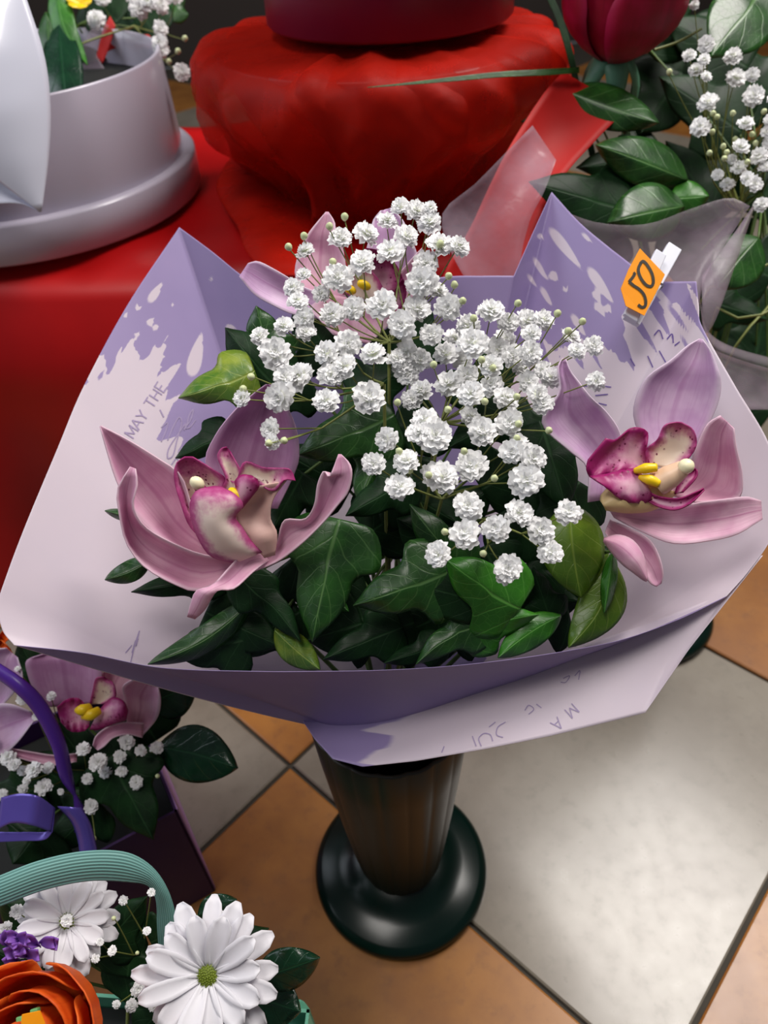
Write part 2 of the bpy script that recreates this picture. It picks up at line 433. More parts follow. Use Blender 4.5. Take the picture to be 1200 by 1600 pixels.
lathe('organza_wrap', [tuple(p) for p in prof], (sx, sy, 0), MAT['organza'], stand, 140, orgf(5, .014))
prof2 = crom([(.08, .552), (.15, .551), (.176, .541), (.183, .518), (.172, .488), (.150, .46), (.13, .43), (.125, .415), (.13, .408)], 44)
lathe('organza_overlay', [tuple(p) for p in prof2], (sx, sy, 0), MAT['organza'], stand, 140, orgf(11, .018))
bc = (sx + .012, sy - .005, .560)
bb = thing('burgundy_box', 'burgundy round flower box standing on the organza covered stand', 'box', bc)
lathe('wall', [(.001, 0), (.110, 0), (.113, .003), (.113, .15), (.110, .152), (.108, .15), (.108, .10)], bc, MAT['burgundy'], bb, 96)
lathe('foam', [(.001, .112), (.1075, .11), (.1075, .10)], bc, MAT['dark_inside'], bb, 48)

# organza gathered on the plinth beside the stand
petal('organza_gather', [(372, 236), (352, 258), (338, 292), (352, 326), (372, 356), (384, 392), (420, 430)], [(440, 240), (452, 262), (470, 300), (484, 330), (496, 360), (500, 400), (505, 430)], [.862, .835, .785, .745, .71, .675, .64], MAT['organza'], stand, cup=-.022, ruf=.008, rf=2.2, nr=40, nc=30)

# ------------------------------------------------------------------ vase
VX, VY = -.005, .292
MAT['vase'] = plain('green_plastic', srgb(4, 26, 21), .22, .12, 30, spec=.3)
MAT['vase_body'] = plain('dark_fluted_plastic', srgb(36, 36, 28), .42, .15, 30)
def flute(r, z, a, i): return r * (1 + .022 * abs(math.sin(a * 9)) ** .7), z
def make_vase(label, x, y):
    v = thing('flower_vase', label, 'vase', (x, y, 0))
    lathe('foot', [(.001, .0), (.071, .0), (.0745, .003), (.076, .008), (.0745, .0125), (.069, .0155), (.055, .018), (.043, .022), (.036, .028), (.001, .03)], (x, y, 0), MAT['vase'], v, 96)
    lathe('body', [(.032, .024), (.0355, .04), (.039, .07), (.0435, .12), (.0475, .17), (.0505, .21), (.0535, .262), (.052, .264), (.0505, .262), (.045, .15), (.035, .05), (.001, .045)], (x, y, 0), MAT['vase_body'], v, 216, flute)
    return v
vase = make_vase('dark green fluted plastic florist vase on a round foot under the lilac bouquet', VX, VY)

# ------------------------------------------------------------------ wrapping paper
RIM = [  # (px, py, distance), sharp corner flags -> separate runs
    [(1135, 932, .421), (1060, 968, .419), (970, 1000, .417), (880, 1018, .416), (800, 1030, .415), (700, 1041, .414), (600, 1047, .413), (500, 1049, .414), (400, 1049, .416), (250, 1043, .420), (130, 1020, .425), (22, 1008, .430)],
    [(22, 1008, .430), (4, 985, .431), (-3, 945, .434), (8, 905, .438), (40, 820, .449), (90, 700, .468), (130, 605, .486), (200, 475, .512), (280, 355, .532)],
    [(280, 355, .532), (330, 392, .525), (380, 432, .517), (440, 470, .508), (560, 455, .502), (690, 433, .500), (760, 431, .500), (803, 431, .501)],
    [(803, 431, .501), (830, 370, .52), (862, 300, .54)],
    [(862, 300, .54), (905, 347, .522), (950, 385, .508), (988, 415, .495), (1008, 437, .489), (1088, 440, .477)],
    [(1088, 440, .477), (1092, 480, .468), (1096, 508, .463), (1150, 605, .447), (1200, 690, .436), (1222, 770, .428), (1205, 840, .424), (1170, 892, .422), (1135, 932, .421)],
]
SEGN = [200, 110, 110, 40, 60, 90]
ANG = [(-20, -150), (-150, -215), (-215, -290), (-290, -305), (-305, -330), (-330, -380)]
NZ, NR_ = .262, .022
rim, neck = [], []
for seg, n, (a0, a1) in zip(RIM, SEGN, ANG):
    P = crom([D(*p) for p in seg], n)
    for i in range(n - 1):
        rim.append(P[i]); a = math.radians(a0 + (a1 - a0) * i / (n - 1))
        neck.append((VX + NR_ * math.cos(a), VY - .012 + NR_ * math.sin(a), NZ))
rim = np.array(rim); neck = np.array(neck); NU = len(rim); NV = 110
ctr = np.array((VX, VY + .06, .38))
def sheet_eval(u, v):
    """u in columns around the rim (wraps), v 0 at the rim, 1 at the neck"""
    i = int(math.floor(u)) % NU; j = (i + 1) % NU; s = u - math.floor(u)
    r = rim[i] * (1 - s) + rim[j] * s; n = neck[i] * (1 - s) + neck[j] * s
    p = r * (1 - v) + n * v
    out = p - ctr; out[2] = 0; L = np.linalg.norm(out) + 1e-6
    return p + out / L * bulge(i) * math.sin(math.pi * v) + np.array((0, 0, -.25 * abs(bulge(i)) * math.sin(math.pi * v)))
def bulge(i):
    return BUL[i]
c0 = np.cumsum([0] + [n - 1 for n in SEGN])
BUL = np.zeros(NU)
for kx, (lo, hi) in enumerate(zip(c0[:-1], c0[1:])):
    BUL[lo:hi] = (-.006, .012, .014, .014, .014, .012)[kx]
kern = np.ones(41) / 41
BUL = np.convolve(np.concatenate([BUL[-60:], BUL, BUL[:60]]), kern, 'same')[60:-60]
vs = np.linspace(0, 1, NV) ** 1.15
V = np.array([[sheet_eval(i, v) for i in range(NU)] for v in vs]).reshape(-1, 3)
ppx, ppy = proj(V)
# the print: lavender ground, a pale brush-stroke field with ragged strokes and flecks
ui = np.tile(np.arange(NU), NV)
def vnoise(x, seed):
    rs = np.random.default_rng(seed); t = rs.uniform(-1, 1, 4096); i = np.floor(x).astype(int); f = x - i; f = f * f * (3 - 2 * f)
    return t[i % 4096] * (1 - f) + t[(i + 1) % 4096] * f
ang = np.radians(-60)
def ragged(px, py, dx, dy, width, amp, seed):   # strokes along (dx,dy)
    t = (px * -dy + py * dx) / width
    return amp * (vnoise(t, seed) + .6 * vnoise(t * 2.3, seed + 1) + .35 * vnoise(t * 5.1, seed + 2))
left = (ui >= c0[1]) & (ui < c0[2] + 70); right = (ui >= c0[2] + 70); front = ui < c0[1]
fl_ = (ppy - 548 - .25 * (ppx - 200)) + ragged(ppx, ppy, .35, -.94, 13, 34, 1)
fl2 = (258 + .1 * (ppy - 600) - ppx) + ragged(ppx, ppy, .7, -.7, 17, 26, 4)
fl3 = (ppy - 725) + ragged(ppx, ppy, .35, -.94, 15, 22, 7)
mask = np.where(left, np.maximum(np.minimum(fl_, fl2), fl3), -50)
fr_ = (ppy - 545 + .32 * (ppx - 960)) + ragged(ppx, ppy, .45, .89, 12, 46, 11)
mask = np.where(right, np.where(ppx > 760, fr_, -50), mask)
mask = np.where(front, -50, mask)
for (x, y, a, ln, wd, sg) in [(244, 456, -55, 20, 6, 1), (217, 480, 0, 6, 5, 1), (271, 476, 0, 4, 3, 1), (236, 502, -50, 8, 5, 1), (244, 511, -40, 7, 4, 1), (215, 522, -50, 6, 4, 1), (197, 492, -60, 5, 3, 1),
        (307, 553, -76, 36, 10, 1), (247, 547, -50, 6, 4, 1), (362, 513, 10, 10, 5, 1), (330, 434, -70, 6, 3, 1), (135, 596, 0, 5, 5, -1), (158, 586, -60, 9, 3, -1), (176, 548, -80, 26, 3, -1),
        (885, 390, 52, 42, 7, 1), (940, 448, 55, 36, 7, 1), (846, 423, 58, 24, 4, 1), (866, 433, 55, 10, 6, 1), (884, 450, -40, 6, 5, 1), (855, 466, 60, 20, 4, 1), (918, 373, 45, 12, 3, 1), (845, 371, 45, 7, 4, 1),
        (933, 463, 60, 10, 6, 1), (938, 485, 60, 14, 6, 1), (950, 484, 45, 8, 6, 1), (832, 440, 55, 14, 3, 1), (905, 510, 58, 22, 5, 1), (1040, 470, 48, 34, 5, 1), (1062, 500, 52, 30, 4, -1), (1020, 540, 60, 30, 3, -1), (1075, 545, 62, 24, 3, -1)]:
    a = math.radians(a); dx = (ppx - x) * math.cos(a) + (ppy - y) * math.sin(a); dy = -(ppx - x) * math.sin(a) + (ppy - y) * math.cos(a)
    taper = wd * (1 - .55 * np.clip(dx / ln, -1, 1))
    e = (1 - np.sqrt((dx / ln) ** 2 + (dy / np.maximum(taper, 1)) ** 2)) * min(ln, wd)
    inn = (e > -4) & (~front)
    mask = np.where(inn & (sg > 0), np.maximum(mask, e), mask); mask = np.where(inn & (sg < 0), np.minimum(mask, -e), mask)
k = M('lilac_paper', .42, .35, .18); at = k.new('ShaderNodeAttribute', attribute_name='pale')
n_ = k.noise(k.geo(), 30, 2)
lav = k.mix(n_, srgb(154, 138, 186), srgb(166, 148, 194)); pale = k.mix(n_, srgb(218, 206, 220), srgb(226, 212, 222))
MAT['paper'] = k.done(k.mix(k.remap(at.outputs['Fac'], -.8, .8), lav, pale))
wrap = thing('bouquet_wrap', 'lilac printed wrapping paper cone around the orchid and baby\'s breath bouquet', 'wrapping paper', (VX, VY, NZ))
Fc = gridfaces(NV, NU, True)
obj('sheet', V, Fc, MAT['paper'], wrap, None, True, .0003, {'pale': mask})

# outer flap of the paper that folds over at the front
UP = [(466, 1100), (520, 1105), (600, 1100), (700, 1080), (800, 1045), (900, 1012), (1000, 978), (1080, 948), (1137, 926), (1185, 868)]
LO = [(466, 1116), (492, 1155), (520, 1186), (566, 1198), (650, 1189), (760, 1170), (860, 1150), (1008, 1114), (1075, 1016), (1192, 868)]
nr, nc = 150, 30
tt = np.linspace(0, len(UP) - 1, nr); Lp, Rp = [np.stack([np.interp(tt, np.arange(len(q)), [p[e] for p in q]) for e in (0, 1)], 1) for q in (UP, LO)]
dU = interp([.484, .482, .476, .466, .456, .446, .437, .429, .4255, .4240], nr); dL = interp([.486, .466, .452, .447, .441, .434, .428, .4215, .421, .423], nr)
V, pl = [], []
for i in range(nr):
    t = i / (nr - 1)
    for j in range(nc):
        u = j / (nc - 1)
        x = Lp[i][0] * (1 - u) + Rp[i][0] * u; y = Lp[i][1] * (1 - u) + Rp[i][1] * u
        V.append(D(x, y, dU[i] * (1 - u) + dL[i] * u + .006 * math.sin(math.pi * u) * (1 - t)))
        pl.append((x - 600) / 9 + 5 * float(vnoise(np.array([y * .12]), 5)[0]))  # left end turns lavender: shade put into the flap's colour
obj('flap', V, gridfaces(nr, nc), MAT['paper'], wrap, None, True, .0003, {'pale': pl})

# the printed words, laid on the paper surface
k = M('print_ink', .5, .3); MAT['ink'] = k.done(k.mix(k.noise(k.geo(), 200), srgb(168, 152, 186), srgb(150, 134, 172)))
k = M('print_ink_dark', .5, .3); MAT['ink2'] = k.done(k.mix(k.noise(k.geo(), 200), srgb(96, 74, 146), srgb(112, 90, 158)))
from mathutils.bvhtree import BVHTree
def strip(name, strokes, bvh, mat, parent, wpx=1.6, off=.0005):
    """ink strokes: polylines in photo measure dropped onto the paper"""
    V, Fc = [], []
    for st in strokes:
        P = crom(st, max(6, len(st) * 5)); T = np.gradient(P, axis=0)
        row = []
        for p, t in zip(P, T):
            L = math.hypot(*t) + 1e-6; nx, ny = -t[1] / L * wpx / 2, t[0] / L * wpx / 2
            pr = []
            for s in (-1, 1):
                h = bvh.ray_cast(CAM, ray(p[0] + s * nx, p[1] + s * ny).normalized())
                if h[0] is None: break
                pr.append(h[0] - ray(p[0], p[1]).normalized() * off)
            if len(pr) == 2: row.append(pr)
            else: row.append(None)
        for a, b in zip(row[:-1], row[1:]):
            if a and b:
                o0 = len(V); V += [a[0], a[1], b[1], b[0]]; Fc.append((o0, o0 + 1, o0 + 2, o0 + 3))
    if V: return obj(name, V, Fc, mat, parent, smooth=False)
GL = {'M': [[(0, 1), (0, 0), (.4, .8), (.8, 0), (.8, 1)]], 'A': [[(0, 1), (.4, 0), (.8, 1)], [(.16, .62), (.64, .62)]], 'Y': [[(0, 0), (.35, .5), (.7, 0)], [(.35, .5), (.35, 1)]],
      'T': [[(0, 0), (.7, 0)], [(.35, 0), (.35, 1)]], 'H': [[(0, 0), (0, 1)], [(.65, 0), (.65, 1)], [(0, .5), (.65, .5)]], 'E': [[(.55, 0), (0, 0), (0, 1), (.55, 1)], [(0, .5), (.45, .5)]]}
def poly(st, n=4):
    out = []
    for a, b in zip(st[:-1], st[1:]):
        for q in range(n): out.append((a[0] + (b[0] - a[0]) * q / n, a[1] + (b[1] - a[1]) * q / n))
    return out + [st[-1]]
def words(txt, x, y, a, size, adv=1.0):
    a = math.radians(a); out = []; cx = 0
    for ch in txt:
        for st in GL.get(ch, []):
            out.append(poly([(x + (cx + px_ * size) * math.cos(a) - (py_ - 1) * size * math.sin(a), y + (cx + px_ * size) * math.sin(a) + (py_ - 1) * size * math.cos(a)) for px_, py_ in st]))
        cx += size * adv * (.5 if ch == ' ' else 1.0)
    return out
sheet = [o for o in bpy.data.objects if o.name == 'sheet'][0]; flap = [o for o in bpy.data.objects if o.name == 'flap'][0]
def bvh_of(o):
    wl = world_loc(o); me = o.data
    return BVHTree.FromPolygons([v.co + wl for v in me.vertices], [tuple(p.vertices) for p in me.polygons])
B1, B2 = bvh_of(sheet), bvh_of(flap)
script = [[(262, 688), (270, 668), (280, 652), (284, 660), (276, 690), (270, 712), (262, 716), (264, 700), (280, 676), (290, 662), (288, 672)], [(292, 664), (296, 648), (302, 640), (298, 656), (290, 668), (296, 668), (306, 656)],
          [(250, 640), (256, 652)], [(268, 726), (276, 716), (280, 724)], [(252, 668), (262, 660), (258, 676), (252, 690)]]
strip('printed_words', words('MAY THE', 209, 685, -57, 17, .92) + script, B1, MAT['ink'], sheet, 2.0)
strip('printed_script', [[(204, 1035), (212, 1000), (206, 1020), (218, 985), (212, 1010), (216, 998)], [(196, 1020), (206, 1008)]], B1, MAT['ink'], sheet, 1.5)
strip('printed_words', [[(905, 604), (930, 602), (955, 605)], [(930, 618), (950, 616)], [(935, 630), (948, 633)], [(1012, 556), (1020, 574)], [(1030, 548), (1040, 566)], [(1022, 524), (1030, 516), (1036, 530)], [(1042, 530), (1050, 522), (1052, 536)], [(985, 560), (992, 572)], [(1054, 540), (1062, 534)]], B1, MAT['ink2'], sheet, 2.0)
rv = lambda st: st
strip('printed_words', words('MA', 893, 1099, 138, 18, 1.7) + [[(880, 1060), (890, 1056), (884, 1066), (876, 1066)], [(898, 1056), (906, 1048), (904, 1062)], [(820, 1110), (826, 1102), (834, 1108), (826, 1116)], [(838, 1100), (846, 1106)],
      [(786, 1152), (776, 1148), (778, 1136), (790, 1128)], [(752, 1166), (748, 1154), (756, 1146), (766, 1148), (770, 1158)], [(738, 1150), (744, 1166)], [(764, 1136), (774, 1128)], [(690, 1176), (694, 1166)]], B2, MAT['ink'], flap, 1.6)

# ------------------------------------------------------------------ peg and price tag
MAT['peg'] = plain('white_painted_wood', srgb(226, 228, 240), .5, .05)
k = M('orange_card', .6, .3); MAT['tag'] = k.done(k.mix(k.noise(k.geo(), 80), srgb(250, 158, 10), srgb(240, 146, 8)))
MAT['marker'] = plain('black_marker', srgb(34, 26, 14), .5)
MAT['steel'] = plain('steel_wire', srgb(150, 150, 156), .3, metal=.9)
def slab(name, quad, d, th, mat, parent, bev=.0006):
    """flat board: four corners (photo measure, distance each) and a thickness away from the viewer"""
    A = [D(*q) for q in quad]; nrm = (A[1] - A[0]).cross(A[3] - A[0]).normalized()
    if nrm.dot(fw) < 0: nrm = -nrm
    V = A + [a + nrm * th for a in A]
    o = obj(name, V, [(0, 1, 2, 3), (7, 6, 5, 4), (0, 4, 5, 1), (1, 5, 6, 2), (2, 6, 7, 3), (3, 7, 4, 0)], mat, parent, smooth=False)
    bm = bmesh.new(); bm.from_mesh(o.data); bmesh.ops.recalc_face_normals(bm, faces=bm.faces); bm.to_mesh(o.data); bm.free()
    if bev:
        md = o.modifiers.new('b', 'BEVEL'); md.width = bev; md.segments = 2
    return o
peg = thing('clothes_peg', 'small white wooden clothes peg clipped to the lilac paper rim', 'clothes peg', D(1000, 495, .47))
slab('jaw', [(1046, 377, .476), (1066, 390, .476), (1000, 508, .463), (976, 495, .463)], 0, .004, MAT['peg'], peg)
slab('jaw', [(1026, 388, .466), (1042, 398, .466), (996, 503, .460), (975, 490, .460)], 0, .0035, MAT['peg'], peg)
tube('spring', [D(1004, 428, .462), D(1024, 440, .462), D(1036, 446, .468), D(1030, 452, .474)], .0007, MAT['steel'], peg)
card = thing('price_card', 'orange card price label with handwritten 50 on the white clothes peg', 'price label', D(1003, 440, .458))
cp = [(1000, 388, .460), (1039, 429, .459), (1031, 446, .4585), (1007, 493, .456), (978, 478, .4555), (970, 451, .4565), (982, 421, .458)]
A = [D(*p) for p in cp]; nn = len(A)
obj('card', A + [a + fw * .0006 for a in A], [tuple(range(nn)), tuple(range(2 * nn - 1, nn - 1, -1))] + [(j, (j + 1) % nn, nn + (j + 1) % nn, nn + j) for j in range(nn)], MAT['tag'], card, smooth=False)
cardo = [o for o in bpy.data.objects if o.name == 'card'][0]
strip('handwritten_number', [[(992, 428), (988, 434), (983, 440)], [(983, 440), (990, 446), (999, 452), (1006, 460), (1009, 470), (1008, 478), (1003, 480), (997, 476)], [(990, 428), (993, 426)],
      [(1002, 410), (998, 418), (998, 426), (1003, 437), (1011, 446), (1018, 447), (1021, 440), (1019, 428), (1012, 415), (1005, 408), (1000, 412)]], bvh_of(cardo), MAT['marker'], cardo, 4.6, .0004)

# ------------------------------------------------------------------ the three orchids of the bouquet
def at(xf, p, d): q = xf(p); return D(q[0], q[1], d)
# left orchid
c4 = crop(140, 560, 440 / 1200)
o1 = thing('orchid', 'mauve pink orchid at the left of the bouquet, seen from its side, cupped upward', 'orchid', at(c4, (640, 860), .418), 'orchids of the lilac bouquet')
petal('sepal', [(600, 640), (495, 450), (535, 330), (620, 220), (700, 150), (752, 112)], [(800, 640), (868, 500), (892, 420), (882, 310), (845, 215), (775, 110)], [.424, .418, .412, .408, .404, .402], MAT['orchid_dusk'], o1, cup=.012, xf=c4)
petal('petal', [(590, 860), (450, 836), (310, 772), (190, 660), (118, 530), (75, 400), (44, 290)], [(600, 850), (520, 760), (440, 640), (390, 500), (290, 425), (160, 345), (50, 288)], [.416, .411, .406, .402, .399, .396, .393], MAT['orchid'], o1, cup=[.0, .01, .014, .012, .006, 0], xf=c4)
petal('sepal', [(640, 905), (470, 992), (340, 952), (230, 885), (158, 790), (128, 670), (118, 560), (172, 462)], [(640, 860), (470, 832), (330, 775), (240, 720), (196, 660), (186, 610), (204, 540), (196, 470)], [.414, .405, .398, .393, .389, .387, .386, .386], MAT['orchid'], o1, cup=[0, .010, .014, .014, .010, .004, 0], dr=[0, 0, -.002, -.004, -.004, 0], xf=c4)
petal('petal', [(740, 835), (660, 826), (600, 885), (520, 968), (455, 990), (430, 1050), (416, 1100)], [(765, 860), (700, 908), (615, 982), (545, 990), (520, 1020), (492, 1070), (450, 1110)], [.410, .401, .395, .391, .391, .395, .399], MAT['orchid'], o1, cup=[0, .003, .004, -.003, -.003, 0], xf=c4, ruf=.001)
petal('petal', [(760, 850), (800, 780), (830, 690), (918, 685), (958, 625), (972, 535), (998, 480), (1020, 505), (1060, 408)], [(690, 912), (800, 866), (900, 792), (1000, 694), (1060, 622), (1100, 572), (1118, 500), (1110, 450), (1072, 408)], [.412, .402, .396, .392, .390, .389, .389, .390, .391], MAT['orchid'], o1, cup=[0, .006, .008, .006, .003, 0], xf=c4, nr=30)
# lip: two side lobes, frilled middle lobe, column
petal('lip_lobe', [(520, 800), (430, 720), (390, 620), (362, 520), (368, 450), (405, 420)], [(600, 760), (560, 660), (545, 580), (580, 518), (520, 470), (440, 420)], [.408, .404, .402, .401, .400, .400], MAT['lip'], o1, cup=[0, .006, .012, .012, .006, 0], xf=c4, ruf=.0008)
petal('lip_lobe', [(620, 872), (520, 845), (470, 780), (438, 700), (428, 620), (455, 565), (530, 545)], [(735, 825), (690, 780), (650, 720), (620, 675), (655, 625), (620, 580), (560, 548)], [.404, .396, .391, .388, .387, .388, .390], MAT['lip_white'], o1, cup=[-.002, -.006, -.008, -.008, -.006, -.003, 0], xf=c4)
petal('lip_throat', [(745, 850), (690, 780), (622, 670), (670, 600), (722, 545)], [(790, 838), (798, 740), (770, 680), (782, 600), (842, 520)], [.406, .400, .397, .395, .393], MAT['throat'], o1, cup=[0, -.003, .004, .004, 0], xf=c4)
petal('lip_frill', [(560, 560), (580, 510), (545, 420), (560, 385), (585, 377)], [(640, 640), (660, 560), (660, 510), (640, 470), (600, 400)], [.402, .400, .399, .400, .400], MAT['lip'], o1, cup=.003, xf=c4)
petal('lip_frill', [(600, 520), (625, 520), (660, 440), (740, 465), (800, 466), (850, 470), (868, 490)], [(640, 600), (700, 560), (722, 535), (760, 560), (795, 562), (828, 520), (878, 522)], [.398, .395, .393, .392, .392, .392, .393], MAT['lip'], o1, cup=[0, .003, .004, .003, .001, 0], xf=c4, ruf=.0016, rf=3)
petal('lip_frill', [(625, 560), (622, 520), (650, 497), (690, 500)], [(650, 640), (690, 590), (722, 545), (715, 515)], [.394, .391, .390, .391], MAT['lip_pink'], o1, cup=-.003, xf=c4)
tube('column', [at(c4, (600, 720), .410), at(c4, (520, 620), .402), at(c4, (465, 545), .396)], [.0038, .0035, .003], MAT['lip_pink'], o1)
ellipsoid('anther_cap', at(c4, (458, 532), .3935), (-.5, 0, .7), .0042, .0034, MAT['cream'], o1)
ellipsoid('callus', at(c4, (628, 582), .3930), (.7, -.4, -.4), .0055, .0030, MAT['yellow'], o1)

# right orchid
c5 = crop(820, 500, 380 / 1200)
o2 = thing('orchid', 'mauve pink orchid at the right of the bouquet, facing out with magenta lip', 'orchid', at(c5, (600, 850), .420), 'orchids of the lilac bouquet')
petal('sepal', [(600, 650), (540, 490), (545, 400), (600, 285), (720, 198), (800, 128), (862, 92)], [(820, 650), (915, 500), (962, 380), (967, 290), (945, 215), (920, 155), (878, 94)], [.420, .416, .413, .411, .411, .413, .416], MAT['orchid_pale'], o2, cup=[0, .006, .008, .008, .005, 0], xf=c5)
petal('petal', [(310, 900), (308, 730), (220, 645), (110, 548), (86, 485), (170, 350), (162, 230), (188, 186)], [(430, 880), (480, 640), (465, 545), (400, 450), (330, 385), (270, 310), (225, 250), (202, 188)], [.416, .414, .412, .411, .410, .410, .411, .413], MAT['orchid_pale'], o2, cup=[0, .006, .010, .010, .006, .004, 0], dl=[0, 0, -.003, -.004, -.003, 0], xf=c5, nr=24)
petal('petal', [(700, 860), (800, 740), (850, 620), (900, 515), (965, 470)], [(840, 900), (1050, 880), (1073, 770), (1042, 620), (1032, 536)], [.416, .411, .408, .406, .405], MAT['orchid'], o2, cup=[0, .010, .010, .005, 0], dr=-.002, xf=c5)
petal('sepal', [(420, 945), (640, 930), (850, 903), (1000, 882), (1100, 872), (1165, 890)], [(440, 975), (560, 1036), (730, 1102), (920, 1088), (1050, 1056), (1172, 985)], [.412, .404, .399, .397, .397, .399], MAT['orchid'], o2, cup=[0, .004, .006, .004, 0], xf=c5, ruf=.0012, rf=2.5)
petal('petal', [(420, 985), (520, 1030), (610, 1080), (660, 1160), (682, 1250), (675, 1300)], [(395, 1050), (440, 1120), (520, 1200), (590, 1260), (620, 1300), (650, 1316)], [.414, .408, .404, .402, .403, .405], MAT['orchid'], o2, cup=[0, .006, .008, .008, .004, 0], xf=c5)
petal('petal_curl', [(392, 1075), (460, 1060), (530, 1085), (580, 1150), (600, 1230), (604, 1280)], [(388, 1092), (430, 1150), (480, 1205), (540, 1250), (580, 1280), (602, 1290)], [.404, .398, .396, .396, .398, .400], MAT['orchid'], o2, cup=-.004, xf=c5)
petal('lip_throat', [(540, 800), (450, 800), (380, 860), (372, 890)], [(760, 850), (640, 935), (520, 952), (400, 938)], [.404, .401, .401, .402], MAT['throat_yellow'], o2, cup=-.006, xf=c5)
petal('lip_lobe', [(560, 770), (520, 740), (420, 760), (330, 780), (304, 735), (312, 690)], [(620, 720), (600, 640), (606, 552), (530, 530), (450, 590), (400, 582)], [.402, .399, .397, .396, .395, .395], MAT['lip_pink'], o2, cup=[.002, .004, .004, 0], xf=c5, ruf=.002, rf=4)
petal('lip_lobe', [(600, 720), (600, 640), (655, 590), (690, 520), (750, 503)], [(720, 730), (800, 690), (846, 620), (832, 545), (775, 505)], [.402, .399, .397, .396, .397], MAT['lip'], o2, cup=[.002, .005, .006, 0], xf=c5, ruf=.0008)
petal('lip_frill', [(560, 730), (480, 740), (400, 760), (320, 772)], [(640, 880), (580, 905), (480, 890), (420, 840)], [.399, .395, .393, .393], MAT['lip_pink'], o2, cup=-.003, xf=c5, ruf=.0016, rf=3)
petal('lip_lobe', [(600, 840), (660, 870), (760, 880), (840, 850), (882, 830)], [(600, 890), (660, 922), (740, 938), (820, 905), (886, 838)], [.398, .393, .391, .390, .391], MAT['lip_pink'], o2, cup=.002, xf=c5)
petal('lip_lobe', [(740, 860), (760, 800), (800, 750), (840, 730)], [(780, 850), (830, 800), (850, 770), (850, 740)], [.400, .400, .400, .401], MAT['lip_pink'], o2, cup=.002, xf=c5)  # lobe standing in for the shade inside the lip
tube('column', [at(c5, (650, 810), .398), at(c5, (720, 770), .395), at(c5, (785, 728), .392)], [.0068, .0062, .0042], MAT['column'], o2, sides=14)
ellipsoid('anther_cap', at(c5, (795, 722), .3895), (.6, -.2, .4), .0042, .0040, MAT['cream'], o2)
for a, b in (((540, 745), (650, 728)), ((565, 775), (662, 808))):
    tube('callus', [at(c5, a, .396), at(c5, ((a[0] + b[0]) / 2, (a[1] + b[1]) / 2 - 4), .393), at(c5, b, .3925)], [.0014, .0028, .0022], MAT['yellow'], o2, sides=10)

# back orchid, half hidden by the baby's breath
c1 = crop(360, 300, .25)
o3 = thing('orchid', 'pale mauve orchid at the back of the bouquet, half hidden behind baby\'s breath', 'orchid', at(c1, (800, 650), .470), 'orchids of the lilac bouquet')
petal('sepal', [(480, 700), (405, 520), (430, 380), (485, 265), (550, 180), (596, 124)], [(720, 680), (720, 480), (700, 350), (660, 250), (650, 185), (612, 124)], [.474, .470, .468, .467, .468, .470], MAT['orchid'], o3, cup=[0, .006, .008, .004, 0], xf=c1)
petal('petal', [(600, 640), (450, 590), (370, 540), (270, 480), (170, 432), (110, 445)], [(600, 800), (480, 780), (380, 760), (270, 710), (150, 640), (54, 528)], [.470, .466, .463, .461, .460, .460], MAT['orchid_pale'], o3, cup=[0, .004, .005, .003, 0], xf=c1)
petal('petal', [(860, 560), (840, 420), (880, 250), (892, 180), (940, 118)], [(1130, 560), (1170, 420), (1120, 270), (1072, 170), (1000, 100)], [.474, .472, .470, .470, .472], MAT['orchid_pale'], o3, cup=.006, xf=c1)
petal('petal', [(900, 620), (1040, 520), (1150, 400), (1200, 350)], [(980, 760), (1120, 700), (1200, 560), (1230, 420)], [.470, .466, .464, .464], MAT['orchid'], o3, cup=.005, xf=c1)
petal('sepal', [(620, 640), (500, 720), (560, 800), (640, 890)], [(960, 700), (1000, 800), (940, 880), (860, 950)], [.468, .460, .456, .455], MAT['orchid'], o3, cup=[0, .005, .005, 0], xf=c1)
petal('lip_lobe', [(760, 640), (800, 500), (820, 400), (850, 350)], [(1000, 680), (1080, 600), (1050, 480), (960, 370)], [.464, .458, .455, .455], MAT['lip_pink'], o3, cup=[0, .006, .008, 0], xf=c1, ruf=.001)
petal('lip_throat', [(700, 640), (730, 560), (760, 480), (770, 420)], [(980, 700), (960, 620), (920, 540), (860, 480)], [.460, .456, .454, .454], MAT['lip_white'], o3, cup=.003, xf=c1)
petal('lip_lobe', [(940, 700), (1020, 620), (1060, 560), (1080, 540)], [(1010, 780), (1070, 720), (1096, 650), (1098, 580)], [.460, .455, .453, .453], MAT['lip_pink'], o3, cup=.003, xf=c1)
ellipsoid('callus', at(c1, (835, 582), .4505), (.5, 0, -.3), .0044, .0028, MAT['yellow'], o3)
ellipsoid('callus', at(c1, (748, 610), .4515), (.5, 0, -.3), .0040, .0026, MAT['yellow'], o3)

